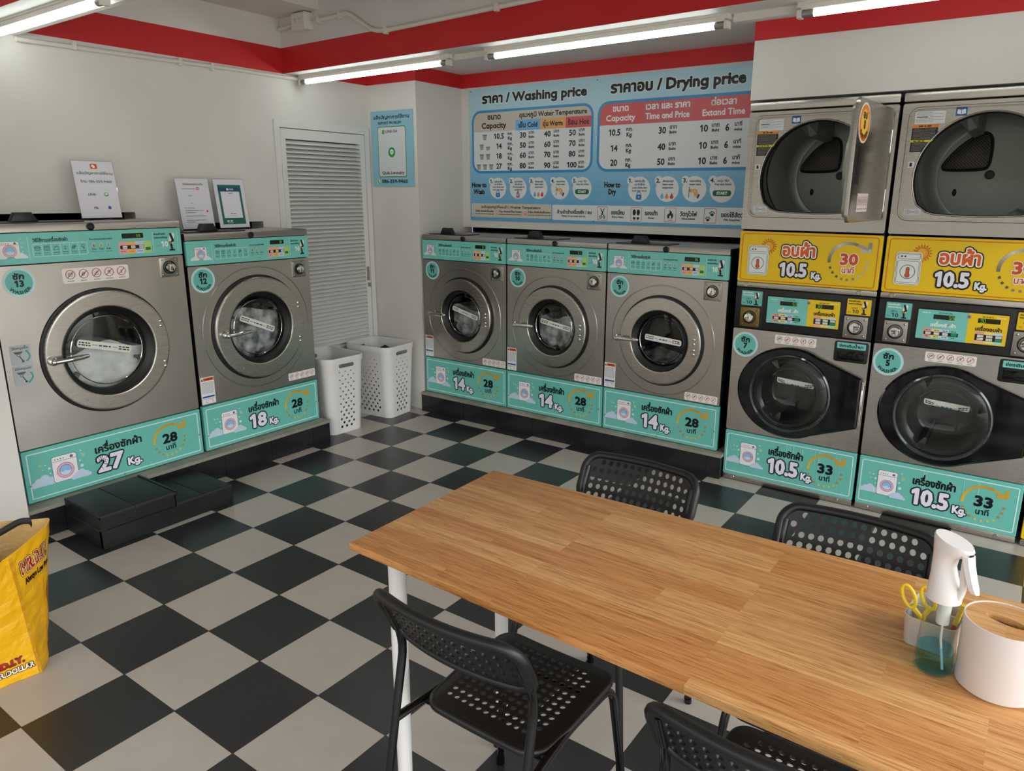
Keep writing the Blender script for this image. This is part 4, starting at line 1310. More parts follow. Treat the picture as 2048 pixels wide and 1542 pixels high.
BOWL = glassmat('bowl_glass', (0.9, 0.92, 0.91), 0.02, 1.35)
GRILL = mat('grill_brown', '#2c2725', 0.5, 0.3)
def grill_material():
    m = mat('perforated_grill', '#3a3432', 0.45, 0.4)
    t = N(m, 'ShaderNodeTexCoord'); v = N(m, 'ShaderNodeTexVoronoi'); v.inputs['Scale'].default_value = 95; v.inputs['Randomness'].default_value = 0.0
    r = N(m, 'ShaderNodeValToRGB'); r.color_ramp.elements[0].position = .30; r.color_ramp.elements[0].color = (.004, .004, .004, 1); r.color_ramp.elements[1].position = .36; r.color_ramp.elements[1].color = (*lin('#55504d'), 1)
    mp = N(m, 'ShaderNodeMapping'); mp.inputs['Rotation'].default_value = (0, pi / 4, 0); mp.inputs['Scale'].default_value = (1, 0.001, 1)
    L(m, t.outputs['Object'], mp.inputs[0]); L(m, mp.outputs[0], v.inputs[0]); L(m, v.outputs['Distance'], r.inputs[0]); L(m, r.outputs[0], bsdf(m).inputs['Base Color'])
    return m
GRILLM = grill_material()
DRUMGR = mat('dryer_drum', '#a4a8a1', 0.36, 0.4)

def dryer_info(w, h):
    A = Art(); A.rect(0, 0, w, h, '#dcdcde', 1)
    for k in range(7): A.micro(w * .05, h * (.9 - .12 * k), w * (.95 if k % 2 else .6), h * .035, '#6d6d72')
    A.rect(w * .06, h * .52, w * .42, h * .60, '#3a3a3c', 2)
    return A
def dryer_warn(w, h):
    A = Art()
    out = [(0, 0), (w * .52, 0), (w * 1.0, h * .55), (w, h), (0, h)]
    A.poly(out, '#1c1a19', 1); A.rect(0, h * .88, w, h, '#e08a3a', 2); A.micro(w * .25, h * .94, w * .8, h * .05, '#4a2408', 3)
    A.poly([(0, h * .36), (w * .80, h * .36), (w * .88, h * .44), (0, h * .44)], '#d8d638', 2); A.micro(w * .1, h * .40, w * .6, h * .04, '#45430c', 3)
    for k in range(9): A.micro(w * .06, h * (.84 - .045 * k), w * .92, h * .018, '#8f8b86', 3)
    for k in range(7): A.micro(w * .06, h * (.32 - .045 * k), w * (.72 - .05 * k), h * .018, '#8f8b86', 3)
    return A, out

def stack(no_w, no_d, x0, Wd, label, dl, dr, open_deg, streaks):
    org = (x0, 2.519, 0.0)
    t = thing('stacked_washer_dryer', label, 'washer dryer', org, 0.0, 'stacked washer dryers on the back wall')
    g = 0.005; ZT = 1.985
    bb = MB(); bb.box(g, Wd - g, 0.5, 0.8, 0.035, 0.86); bb.box(g, Wd - g, 0.03, 0.8, 0.035, 0.30); bb.box(g, Wd - g, 0.03, 0.8, 0.80, 0.86)
    for s in (g, Wd - g - 0.01): bb.box(s, s + 0.01, 0.03, 0.8, 0.035, ZT - 0.01)
    bb.box(g, Wd - g, 0.66, 0.8, 0.86, ZT - 0.01); bb.box(g, Wd - g, 0.03, 0.8, ZT - 0.06, ZT - 0.03); bb.box(g, Wd - g, 0.03, 0.8, 1.09, 1.12)
    bb.build('cabinet', CABIN, t)
    b = MB()
    b.plate(g, Wd - g, 0.004, 0.036, -0.001, 0.03, 0.006, 0.003)
    for x in (0.06, Wd - 0.08): b.lathe([(0.012, 0.0), (0.010, 0.003), (1e-7, 0.003)], FR(x, -0.001, 0.018), 16)
    b.build('kick_panel', DRYST, t)
    b = MB(); b.plate(g, Wd - g, 0.036, 0.287, -0.003, 0.02, 0.006, 0.003, 0, TEAL2)
    A = teal_bottom(Wd - 2 * g, 0.251, '10.5', '33', 0.008)
    for k in range(streaks):   # whitish drips that have dried on the panel
        x = (Wd - 2 * g) * (random.uniform(.42, .92)); w_ = random.uniform(.001, .0035); top = random.uniform(.21, .245); bot = random.uniform(.01, .12)
        A.poly([(x - w_, top), (x + w_, top), (x + w_ * .4, bot), (x - w_ * .4, bot)], '#8fd2c6', 2)
    art_on(b, A, g, 0.036, -0.003); b.build('name_panel', PRINT, t)
    # washer front and door
    cx, cz = 0.329, 0.546
    b = MB()
    b.holed([rrect(g, 0.292, Wd - g, 0.856, 0.006), circ(cx, cz, 0.19, 56)], lambda x, y, d: (x, -d, y), -0.018, 0.0)
    b.build('washer_front', DRYST, t, 30)
    b = MB(); b.lathe([(0.20, -0.02), (0.20, -0.42), (1e-7, -0.425)], FR(cx, 0, cz), 48)
    for k in range(3):
        T = Matrix.Translation((cx, 0, cz)) @ Matrix.Rotation(2 * pi * k / 3 + .4, 4, 'Y')
        b.loft([[(-0.02, y, -0.198), (0.02, y, -0.198), (0.006, y, -0.14), (-0.006, y, -0.14)] for y in (0.05, 0.40)], 0, None, T, True, True, True)
    b.build('washer_drum', DRUMST, t, 40)
    P = []
    for a in range(60, 301, 6):
        c, s = cos(radians(a)), sin(radians(a))
        P.append((cx + (0.273 if c < 0 else 0.243) * c, cz + 0.241 * s))
    P += [(0.665, 0.418), (0.668, 0.43), (0.668, 0.662), (0.665, 0.674)]
    b = MB()
    b.holed([P, circ(cx, cz, 0.185, 64)], lambda x, y, d: (x, -d, y), 0.001, 0.016)
    Q = offset(P, 0.010)
    rings = [[(x, -0.016, y) for x, y in P], [(x, -0.026, y) for x, y in Q], ]
    b.loft(rings, 0)
    b.holed([Q, circ(cx, cz, 0.192, 64)], lambda x, y, d: (x, -d, y), 0.014, 0.026)
    door = b.build('washer_door', GLOSSB, t, 30)
    b = MB(); b.lathe([(0.203, 0.024), (0.205, 0.034), (0.198, 0.040), (0.190, 0.036), (0.188, 0.01)], FR(cx, 0, cz), 72)
    b.build('glass_rim', mat('rim_grey', '#2a302e', 0.12, 0.2, coat=.6), door)
    b = MB()
    b.lathe([(0.196, 0.038), (0.188, 0.050), (0.172, 0.058), (0.15, 0.052), (0.132, 0.030), (0.122, -0.01), (0.116, -0.05), (0.10, -0.062), (1e-7, -0.066)], FR(cx, 0, cz), 72)
    b.build('door_bowl', BOWL, door, 80)
    w_, h_ = 0.19, 0.028
    b = MB()   # curved safety strip
    A = strip_label(w_, h_)
    b.art(A, lambda x, y, d: (cx - 0.085 + x, 0.048 - d - 0.010 * sin(pi * x / w_), cz + 0.02 + y + 0.012 * (1 - sin(pi * x / w_)) - 0.06 * (x - w_ / 2)), 0.0)
    b.build('safety_strip', PRINT, door)
    b = MB(); b.plate(0.668, 0.680, 0.42, 0.66, -0.020, 0.0, 0.002, 0.002); b.build('door_handle', CHROME, door)
    round_badge(t, badge(str(no_w), 0.067), 0.067, 0.075, 0.772)
    sticker(t, 'prohibition_sticker', no_signs(0.206, 0.046), 0.206, 0.046, 0.227, 0.797, 0, '#f1e9e4', .006)
    b = MB(); b.plate(0.520, 0.677, 0.745, 0.848, -0.004, 0.02, 0.012, 0.003)
    o = b.build('soap_dispenser', BLACKP, t)
    b = MB(); b.plate(0.538, 0.662, 0.757, 0.805, -0.0055, 0.0, 0.006, 0.002); b.build('dispenser_pull', GLOSSB, o)
    A = Art(); A.rect(0, 0, 0.132, 0.030, TEAL, 1, .003); A.text('ช่องเติมน้ำยา', 0.066, 0.008, 0.0125, INK, w=0.112, bold=.06)
    sticker(o, 'dispenser_label', A, 0.132, 0.030, 0.533, 0.812, -0.0045, TEAL)
    # black control panel
    b = MB(); b.plate(g, Wd - g, 0.860, 1.073, -0.006, 0.03, 0.006, 0.004)
    cp = b.build('control_panel', BLACKP, t)
    w_, h_ = 0.353, 0.135
    b = MB(); b.plate(0.170, 0.535, 0.897, 1.044, -0.008, 0.0, 0.006, 0.002, 0, '#17171a'); art_on(b, display_panel(w_, h_, dl, dr), 0.176, 0.903, -0.008); b.build('display', PRINT, cp)
    for k, (lx, lw, sxc, ss) in enumerate(((0.039, 0.108, 0.090, 0.102), (0.559, 0.108, 0.607, 0.108))):
        b = MB(); b.plate(lx - .006, lx + lw + .006, 0.865, 1.064, -0.0085, 0.0, 0.006, 0.002); b.build('coin_bezel', BLACKP, cp)
        sticker(cp, 'coin_label', coin_label(lw, 0.076, k == 1), lw, 0.076, lx, 0.983, -0.0088, TEAL2)
        coin_slot(t, sxc, 0.922, ss, -0.0088, BRASS if (k == 0 and no_w == 7) else DULL)
    # steel strip and yellow front
    b = MB(); b.plate(g, Wd - g, 1.075, 1.103, -0.001, 0.03, 0.006, 0.003)
    for x in (0.055, Wd - 0.085): b.lathe([(0.013, 0.0), (0.011, 0.003), (1e-7, 0.003)], FR(x, -0.001, 1.089), 16)
    b.build('trim_strip', DRYST, t)
    b = MB(); b.plate(g, Wd - g, 1.104, 1.362, -0.003, 0.02, 0.008, 0.003, 0, YEL); art_on(b, yellow_front(Wd - 2 * g, 0.258), g, 1.104, -0.003); b.build('name_panel', PRINT, t)
    # dryer front
    inset = rrect(0.040, 1.440, 0.656, 1.913, 0.035, 6)
    b = MB(); b.holed([rrect(g, 1.372, Wd - g, 1.938, 0.008), inset], lambda x, y, d: (x, -d, y), -0.02, 0.0)
    b.loft([[(x, -d, y) for x, y in offset(inset, -o_)] for o_, d in ((0.0, 0.0), (0.0, 0.004), (0.006, 0.004), (0.009, 0.0))], 0)
    b.build('dryer_front', DRYST, t, 30)
    ox, oz, orad = 0.347, 1.622, 0.267
    D = []
    for a in range(-28, 209, 6): D.append((ox + orad * cos(radians(a)), oz + orad * sin(radians(a))))
    D += [(ox - 0.20, 1.474), (ox - 0.165, 1.464), (ox - 0.08, 1.459), (ox, 1.457), (ox + 0.08, 1.459), (ox + 0.165, 1.464), (ox + 0.20, 1.474)]
    b = MB(); b.holed([rrect(0.036, 1.436, 0.660, 1.917, 0.035, 6), D], lambda x, y, d: (x, -d, y), -0.02, -0.008)
    b.loft([[(x, -d, y) for x, y in offset(D, -o_)] for o_, d in ((0.0, -0.03), (0.0, -0.004), (0.003, -0.003), (0.006, -0.008))], 0)
    b.build('dryer_opening_frame', DRYST, t, 30)
    b = MB()
    T = FR(ox, 0, 1.640)
    b.loft([[(x, 0.02 + q, y) for x, y in offset(D, -o_)] for o_, q in ((0.004, 0.0), (-0.002, 0.05))], 0)
    b.lathe([(0.295, -0.05), (0.255, -0.06), (0.262, -0.075), (0.272, -0.08), (0.260, -0.095), (0.270, -0.11), (0.275, -0.13), (0.295, -0.135)], T, 64)
    b.build('drum_seal', RUBBER, t, 50)
    b = MB()
    b.lathe([(0.268, -0.13), (0.285, -0.15), (0.285, -0.50), (0.262, -0.53), (0.235, -0.54)], T, 64)
    dr_ = b.build('dryer_drum', DRUMGR, t, 40)
    b = MB()
    b.lathe([(0.24, -0.545), (0.236, -0.552), (0.10, -0.556), (1e-7, -0.556)], T, 64); b.build('drum_back', DRYBACK, dr_, 30)
    b = MB(); gx, gz = ox - 0.205, 1.672
    Gp = [(0.0, 0.0), (0.165, 0.0), (0.185, 0.02), (0.185, 0.135), (0.165, 0.165), (0.14, 0.162), (0.08, 0.125), (0.035, 0.08), (0.0, 0.03), (-0.008, 0.012)]
    for _k in range(2):
        Gp = [q for i in range(len(Gp)) for q in ((Gp[i][0] * .75 + Gp[(i + 1) % len(Gp)][0] * .25, Gp[i][1] * .75 + Gp[(i + 1) % len(Gp)][1] * .25), (Gp[i][0] * .25 + Gp[(i + 1) % len(Gp)][0] * .75, Gp[i][1] * .25 + Gp[(i + 1) % len(Gp)][1] * .75))]
    b.prism([(gx + x, gz + z) for x, z in Gp], lambda x, y, d: (x, 0.552 - d, y), -0.004, 0.004, 0.003); b.build('drum_grill', GRILLM, dr_)
    b = MB(); b.tube([(x, 0.546, z) for x, z in [(gx + p[0], gz + p[1]) for p in offset(Gp, -0.006)]], 0.006, 8, 0, None, True, True); b.build('grill_frame', RUBBER, dr_)
    b = MB(); b.lathe([(0.022, 0.0), (0.02, 0.012), (0.010, 0.014), (1e-7, 0.010)], FR(ox - 0.01, 0.556, 1.645), 20); b.build('drum_hub', RUBBER, dr_)
    b = MB(); b.ball((ox - 0.15, 0.552, 1.560), 0.014, 6, 0, None, (.7, .5, 1.3)); b.build('drum_plug', RUBBER, dr_)
    for a in (112, 305, 10):
        T2 = Matrix.Translation((ox, 0, 1.640)) @ Matrix.Rotation(radians(-a + 90), 4, 'Y')
        b = MB()
        b.loft([[(-wd, y, 0.284), (wd, y, 0.284), (wd * .35, y, 0.284 - ht), (-wd * .35, y, 0.284 - ht)] for y, wd, ht in ((0.16, 0.02, 0.03), (0.20, 0.05, 0.075), (0.50, 0.06, 0.085))], 0, None, T2, True, True, True)
        b.build('drum_fin', DRYBACK, dr_, 25)
    b = MB(); b.plate(g, Wd - g, 1.945, ZT, -0.001, 0.03, 0.006, 0.004); b.build('top_trim', DRYST, t)
    sticker(t, 'rating_label', dryer_info(0.118, 0.052), 0.118, 0.052, 0.056, 1.850, 0.0075, '#dcdcde', .001, 0.0)
    A, out = dryer_warn(0.102, 0.116)
    b = MB(); b.prism(out, lambda x, y, d: (x, -d, y), 0, .0006, 0, 0, '#1c1a19'); b.art(A, lambda x, y, d: (x, -d, y), .0007); o = b.build('warning_label', PRINT, t); o.location = (0.050, 0.0075, 1.732)
    A = Art(); A.rect(0, 0, .042, .034, '#2458a4', 1); A.poly([(.004, .009), (.020, .005), (.020, .024), (.006, .027)], '#dfe6ee', 2); A.poly([(.038, .009), (.022, .005), (.022, .024), (.036, .027)], '#dfe6ee', 2)
    sticker(t, 'manual_sticker', A, .042, .034, 0.212, 1.878, 0.0075, '#2458a4', .001)
    A = Art(); A.rect(0, 0, .070, .028, '#d3d3d6', 1, .006); A.ring(.016, .014, .009, .0105, '#6a6a70', 2, n=16); A.disc(.054, .014, .010, '#bcbcc2', 2); A.micro(.028, .014, .044, .003, '#55555c'); mini_icon(A, 5, .016, .014, .012, '#77777c', 2)
    sticker(t, 'care_sticker', A, .070, .028, 0.058, 1.458, 0.0075, '#d3d3d6', .006)
    b = MB(); b.plate(0.050, 0.076, 1.664, 1.692, 0.004, 0.012, .003, .002); b.build('door_latch', WHITEP, t)
    b = MB(); b.plate(0.058, 0.068, 1.670, 1.686, 0.003, 0.006, .001, .001); b.build('latch_slot', RUBBER, t)
    # open dryer door hinged on the right
    hinge = Matrix.Translation((0.652, -0.004, 0)) @ Matrix.Rotation(radians(open_deg), 4, 'Z')
    dl_ = 0.545
    o = bpy.data.objects.new('dryer_door', None); COL.objects.link(o); o.parent = t; o.location = (0.652, -0.004, 0); o.rotation_euler = (0, 0, radians(open_deg))
    # local to the door: closed door spans x in [-dl_, 0], outer face -y
    b = MB(); b.plate(-dl_, -0.01, 1.432, 1.920, -0.016, 0.0, 0.035, 0.006); b.build('door_skin', DRYST, o, 30)
    b = MB()
    b.plate(-dl_ + 0.02, -0.03, 1.452, 1.900, 0.001, 0.018, 0.035, 0.0); b.lathe([(0.215, 0.0), (0.205, -0.03), (1e-7, -0.032)], FR(-0.27, 0.015, 1.66), 40); b.build('door_liner', DRUMGR, o, 30)
    for z in (1.52, 1.78):
        b = MB(); b.tube([(-0.004, -0.012, z - .05), (-0.004, -0.012, z + .05)], 0.006, 10); b.box(-0.03, 0.004, -0.006, 0.004, z - .045, z + .045); b.build('door_hinge', CHROME, o)
    sx0, sx1 = -dl_ + 0.035, -dl_ + 0.090
    b = MB(); b.plate(sx0, sx1, 1.585, 1.735, -0.0175, -0.010, 0.003, 0.001); b.build('door_grip', RUBBER, o)
    A = badge(str(no_d), 0.078, '#f6ead6', '#f59a1f', 'อบ', 'DRYER', '#241a0c'); A.disc(0, 0, 0.058, '#ffc53a', 2)
    A.P = [p for p in A.P if p[3] < 2] + [((circ(0, 0, 0.070, 40)), None, lin('#f07f1c'), 2), ((circ(0, 0, 0.052, 40)), None, lin('#ffca45'), 3)] + [(v, f, c, l + 3) for v, f, c, l in A.P if l >= 3]
    bd = round_badge(o, A, 0.078, -dl_ + 0.083, 1.825, -0.0165, '#f6ead6')
    A = Art(); A.rect(0, 0, 0.155, 0.075, '#efe2e2', 1, .002)
    for k in range(5):
        x = 0.018 + 0.030 * k
        A.add(circ(x, .045, .013, 20, .020), None, '#b0566a', 2); A.add(circ(x, .045, .011, 20, .0175), None, '#efe2e2', 3); mini_icon(A, (0, 4, 2, 5, 3)[k], x, .045, .014, '#6a5a60', 4)
        A.line([(x - .008, .033), (x + .008, .057)], .002, '#b0566a', 6); A.micro(x - .009, .012, x + .010, .004, '#5a4a50', 3)
    sticker(o, 'prohibition_sticker', A, 0.155, 0.075, -dl_ + 0.10, 1.475, -0.0165, '#efe2e2', .002)
    return t

stack(7, 8, 0.971, 0.688, 'stacked steel washer and dryer with badge 7 and an open dryer door', '53', '30', 86, 14)
stack(5, 6, 1.664, 0.696, 'stacked steel washer and dryer with badge 5, right of the one with badge 7', '59', '30', 100, 5)
t = thing('dryer', 'steel machine with a yellow lower panel cut off by the right edge of the photo', 'dryer', (2.368, 2.519, 0))
b = MB(); b.box(0.005, 0.69, 0.03, 0.8, 0.03, 1.97); b.build('cabinet', CABIN, t)
b = MB(); b.plate(0.005, 0.69, 0.292, 1.97, 0, 0.03, .006, .003); b.plate(0.005, 0.69, 0.004, 0.032, 0, 0.03, .006, .003); b.build('front_panel', DRYST, t)
b = MB(); b.plate(0.005, 0.69, 0.036, 0.287, -.003, 0.02, .01, .003, 0, YEL)
A = Art(); A.frame(.015, .012, .665, .239, .004, '#d8761f', 1, .012); art_on(b, A, .005, .036, -.003); b.build('name_panel', PRINT, t)
# ------------------------------------------------------------------ price board
def lerpc(a, b, k):
    a = [int(a[i:i + 2], 16) for i in (1, 3, 5)]; b = [int(b[i:i + 2], 16) for i in (1, 3, 5)]
    return '#%02x%02x%02x' % tuple(int(p + (q - p) * k) for p, q in zip(a, b))

def pail(A, x, y, w, h, l=4):
    A.poly([(x - w * .36, y), (x + w * .36, y), (x + w * .5, y + h), (x - w * .5, y + h)], '#8d9093', l)
    A.rect(x - w * .56, y + h * .88, x + w * .56, y + h, '#6d7074', l + 1)
    for k in (.2, .42, .64): A.rect(x - w * .40, y + h * k, x + w * .40, y + h * (k + .06), '#c7cacc', l + 1)

def padlock(A, x, y, s, l=4):
    A.ring(x, y + s * .35, s * .22, s * .34, '#2a86cf', l, 0, 180, 12); A.rect(x - s * .34, y + s * .2, x - s * .22, y + s * .37, '#2a86cf', l); A.rect(x + s * .22, y + s * .2, x + s * .34, y + s * .37, '#2a86cf', l)
    A.rect(x - s * .45, y - s * .5, x + s * .45, y + s * .25, '#1f7cc8', l, s * .15); A.disc(x, y - s * .05, s * .1, '#e9eef2', l + 1, n=10); A.rect(x - s * .04, y - s * .28, x + s * .04, y - s * .05, '#e9eef2', l + 1)

def jug(A, x, y, s, l=4):
    A.rect(x - s * .28, y - s * .5, x + s * .28, y + s * .15, '#c9d8ea', l, s * .06); A.rect(x - s * .28, y - s * .5, x + s * .28, y - s * .22, '#d57a7a', l + 1)
    A.frame(x - s * .28, y - s * .5, x + s * .28, y + s * .15, s * .06, '#39415e', l + 2, s * .06); A.rect(x - s * .12, y + s * .15, x + s * .1, y + s * .5, '#b33a44', l); A.line([(x - s * .1, y + s * .1), (x + s * .2, y - s * .15)], s * .07, '#39415e', l + 3)

def hand_coin(A, x, y, s, l=4):
    A.rect(x - s * .62, y - s * .5, x - s * .55, y + s * .62, '#2a2a33', l); A.disc(x - s * .38, y + s * .22, s * .17, '#b88436', l)
    A.poly([(x - s * .42, y + s * .28), (x, y + s * .45), (x + s * .35, y + s * .3), (x + s * .5, y - s * .2), (x + s * .3, y - s * .45), (x + s * .02, y - s * .35), (x - s * .05, y + .0), (x - s * .38, y + s * .12)], '#e3b26a', l + 1)
    A.disc(x + s * .08, y + s * .18, s * .09, '#f0d29a', l + 2, n=10)
    A.poly([(x + s * .32, y - s * .52), (x + s * .52, y - s * .12), (x + s * .68, y - s * .2), (x + s * .5, y - s * .62)], '#26285a', l + 2)

def step_circle(A, x, z, r, n, kind, l=2):
    A.disc(x, z, r, '#e4e7ea', l, n=36); A.disc(x - r * .78, z + r * .68, r * .34, '#e4e7ea', l, n=20)
    A.text(n, x - r * .80, z + r * .52, r * .30, '#1b2a30', w=r * .36, bold=.06, l=l + 2)
    T = {'load': ('ใส่ผ้าซักเสื้อ', 'แล ปิดล็อค', 'Load clothes then', 'lock the door'), 'soap': ('เติมน้ำยาซักผ้า', 'ปรับผ้านุ่ม', 'Fill detergent &', 'softener'),
         'temp': ('เลือกอุณหภูมิ', None, 'Select water', 'temperature'), 'coin': ('หยอดเหรียญ', None, 'Insert coins', None), 'start': ('กดปุ่ม "เริ่ม"', None, 'Press start button', None)}[kind]
    z0 = z + r * .55
    for k, t in enumerate(T):
        if not t: continue
        A.text(t, x + r * .05, z0, r * .135, '#27343a', w=r * (1.35 if k > 1 and len(t) > 12 else .95), bold=.05, l=l + 2); z0 -= r * .25
    if kind == 'load': padlock(A, x, z - r * .58, r * .55)
    if kind == 'soap': jug(A, x, z - r * .55, r * .62)
    if kind == 'temp':
        for k, c in enumerate(('#62b4dd', '#e0964e', '#d8424e')): drop(A, x + r * (-.42 + .42 * k), z - r * .62, r * .15, c, 4)
    if kind == 'coin': hand_coin(A, x, z - r * .28, r * .72)
    if kind == 'start':
        A.rect(x - r * .74, z - r * .52, x + r * .74, z - r * .08, '#12633c', 4, r * .2); A.text('START', x, z - r * .40, r * .20, '#d9efe0', w=r * .86, bold=.08, l=5)

def price_board():
    Wd, Hh = 2.14, 0.897
    A = Art()
    for k in range(30):
        A.rect(0, Hh * k / 30, Wd, Hh * (k + 1) / 30, lerpc('#61a8d6', '#b4d9e8', min(1, k / 22)), 1)
    K = '#10161a'
    A.text('ราคา / Washing price', 0.541, 0.800, 0.055, K, w=0.85, bold=.075, l=3, out=.009, oc='#e6edf0')
    A.text('ราคาอบ / Drying price', 1.565, 0.800, 0.058, K, w=0.855, bold=.075, l=3, out=.009, oc='#e6edf0')
    for x0, x1 in ((0.022, 1.020), (1.050, 2.125)):
        A.rect(x0, 0.328, x1, 0.753, '#3b90cb', 2, 0.075); A.rect(x0 + .017, 0.345, x1 - .017, 0.736, '#e2e5e9', 3, 0.06)
    A.rect(0.042, 0.610, 1.000, 0.675, '#cdc5b8', 4); A.rect(0.039, 0.62, 1.003, 0.736, '#cdc5b8', 4, .058)
    for x0, x1, c, t in ((.408, .611, '#6fb4ea', 'เย็น Cold'), (.611, .811, '#eaa95c', 'อุ่น Warm'), (.811, 1.003, '#d95054', 'ร้อน Hot')):
        A.rect(x0, .608, x1, .676, c, 5); A.text(t, (x0 + x1) / 2, .627, .030, K, w=.158, bold=.055, l=6)
    A.text('ขนาด', .222, .690, .034, K, w=.120, bold=.06, l=6); A.text('Capacity', .218, .632, .036, K, w=.215, bold=.05, l=6)
    A.text('อุณหภูมิ Water Temperature', .704, .692, .029, K, w=.535, bold=.05, l=6)
    for i, (z, kg, pr) in enumerate(((.577, '10.5', ('30', '40', '50')), (.511, '14', ('50', '60', '70')), (.445, '18', ('60', '70', '80')), (.376, '27', ('80', '90', '100')))):
        A.text(kg, .264, z - .017, .034, K, w=.09 if i == 0 else .048, bold=.045, l=6)
        A.text('กก.', .360, z + .004, .019, K, w=.045, bold=.05, l=6); A.text('Kg', .358, z - .026, .021, K, w=.036, bold=.06, l=6)
        for x, p in zip((.468, .669, .864), pr):
            A.text(p, x, z - .017, .034, K, w=.052 if len(p) == 2 else .075, bold=.045, l=6)
            A.text('บาท', x + .071, z + .006, .020, K, w=.046, bold=.04, l=6); A.text('Baht', x + .071, z - .020, .014, K, w=.045, bold=.06, l=6)
        for j in range(i + 1 if i < 2 else i):
            n = (1, 2, 2, 3)[i]
            pail(A, .138 + (j - (n - 1) / 2) * .056, z - .022 - (.004 if i == 1 and j == 1 else 0), .036, .036 if not (i == 1 and j == 1) else .024)
    A.rect(1.067, .62, 2.108, .736, '#d95a5e', 4, .058); A.rect(1.067, .61, 2.108, .68, '#d95a5e', 4); A.rect(1.360, .61, 1.690, .736, '#cf6569', 5)
    Wt = '#f4f1f0'
    for x, a, b_, wa, wb in ((1.212, 'ขนาด', 'Capacity', .115, .205), (1.526, 'เวลา และ ราคา', 'Time and Price', .29, .285), (1.873, 'ต่อเวลา', 'Extand Time', .155, .255)):
        A.text(a, x, .690, .034, Wt, w=wa, bold=.055, l=6); A.text(b_, x, .634, .034, Wt, w=wb, bold=.045, l=6)
    for z, kg, pr in ((.565, '10.5', '30'), (.470, '14', '40'), (.383, '20', '50')):
        A.text(kg, 1.175, z - .018, .036, K, w=.084 if len(kg) > 2 else .048, bold=.045, l=6)
        A.text('กก.', 1.278, z + .006, .021, K, w=.046, bold=.05, l=6); A.text('Kg', 1.276, z - .027, .023, K, w=.036, bold=.06, l=6)
        for x, p, a, b_ in ((1.499, pr, 'บาท', 'Baht'), (1.763, '10', 'บาท', 'Baht'), (1.903, '6', 'นาที', 'mins')):
            A.text(p, x, z - .018, .036, K, w=.050 if len(p) == 2 else .024, bold=.045, l=6)
            A.text(a, x + .070 - (.006 if p == '6' else 0), z + .006, .022, K, w=.046, bold=.04, l=6); A.text(b_, x + .070 - (.006 if p == '6' else 0), z - .020, .015, K, w=.046, bold=.06, l=6)
    A.text('How to', .083, .233, .032, K, w=.135, bold=.075, l=4, out=.003, oc='#dbe8ee'); A.text('Wash', .083, .186, .032, K, w=.100, bold=.075, l=4, out=.003, oc='#dbe8ee')
    A.text('How to', 1.170, .232, .032, K, w=.118, bold=.075, l=4, out=.003, oc='#dbe8ee'); A.text('Dry', 1.170, .189, .032, K, w=.055, bold=.075, l=4, out=.003, oc='#dbe8ee')
    for x, n, k in ((.253, '1.', 'load'), (.429, '2.', 'soap'), (.601, '3.', 'temp'), (.775, '4.', 'coin'), (.946, '5.', 'start')): step_circle(A, x, .226, .072, n, k)
    for x, n, k in ((1.360, '1.', 'load'), (1.550, '2.', 'temp'), (1.725, '3.', 'coin'), (1.897, '4.', 'start')): step_circle(A, x, .222, .076, n, k)
    A.rect(.010, .024, .708, .120, '#d2c9bb', 2)
    A.text('ระดับอุณหภูมิที่แนะนำ / Washer Temparature', .36, .088, .016, K, w=.52, bold=.04, l=4)
    for x, c, a, w_ in ((.028, '#79b8dd', 'น้ำเย็น สำหรับผ้าเปื้อนน้อย', .165), (.243, '#e08a44', 'น้ำอุ่น สำหรับผ้าเปื้อนปานกลาง', .20), (.492, '#d8404c', 'น้ำร้อน สำหรับผ้าเปื้อนมาก', .19)):
        A.disc(x, .056, .0135, c, 3, n=18); A.disc(x, .056, .010, '#f0ece6', 4, n=16); drop(A, x, .053, .005, c, 5)
        A.text(a, x + .02, .060, .011, K, 'l', w=w_, bold=.05, l=4); A.micro(x + .02, .046, x + .02 + w_, .005, '#3b3a38', 4)
    A.rect(.716, .019, 2.13, .118, '#e2e5e8', 2, .008)
    A.text('ห้ามนำเข้าเครื่องซัก / อบ', .890, .062, .021, K, w=.27, bold=.05, l=4); A.text('Please do not wash and dry', .885, .042, .010, K, w=.185, bold=.06, l=4)
    for x in (1.104, 1.348, 1.579, 1.834): A.frame(x - .037, .026, x + .037, .110, .003, '#d04a52', 3, .004)
    x = 1.104
    for s in (-1, 1):
        A.line([(x - s * .012, .098), (x + s * .009, .055)], .006, K, 4); A.ring(x + s * .012, .045, .005, .0095, K, 4, n=14)
    x = 1.348
    for s in (-1, 1):
        A.add(circ(x + s * .014, .080, .0115, 20, .018), None, K, 4); A.rect(x + s * .014 - .009, .062, x + s * .014 + .008, .074, K, 4, .003); A.add(circ(x + s * .013, .042, .0085, 16, .008), None, K, 4); A.rect(x + s * .013 - .0085, .042, x + s * .013 + .0085, .050, K, 4, .001)
    x = 1.579
    A.poly([(x - .018, .050), (x - .020, .066), (x - .012, .078), (x - .010, .070), (x - .004, .086), (x - .006, .100), (x + .010, .086), (x + .012, .072), (x + .017, .080), (x + .020, .062), (x + .015, .048), (x + .006, .045), (x + .008, .058), (x, .068), (x - .006, .056), (x - .006, .045)], K, 4); A.rect(x - .013, .036, x + .013, .039, K, 4)
    for px, py, s in ((1.821, .052, 1.0), (1.846, .083, 1.05)):
        A.add(circ(px, py - .008 * s, .010 * s, 16, .008 * s), None, K, 4)
        for q, r in ((-.0125, .001), (-.0055, .008), (.0045, .008), (.0115, .001)): A.add(circ(px + q * s, py + r * s, .0036 * s, 12, .005 * s), None, K, 4)
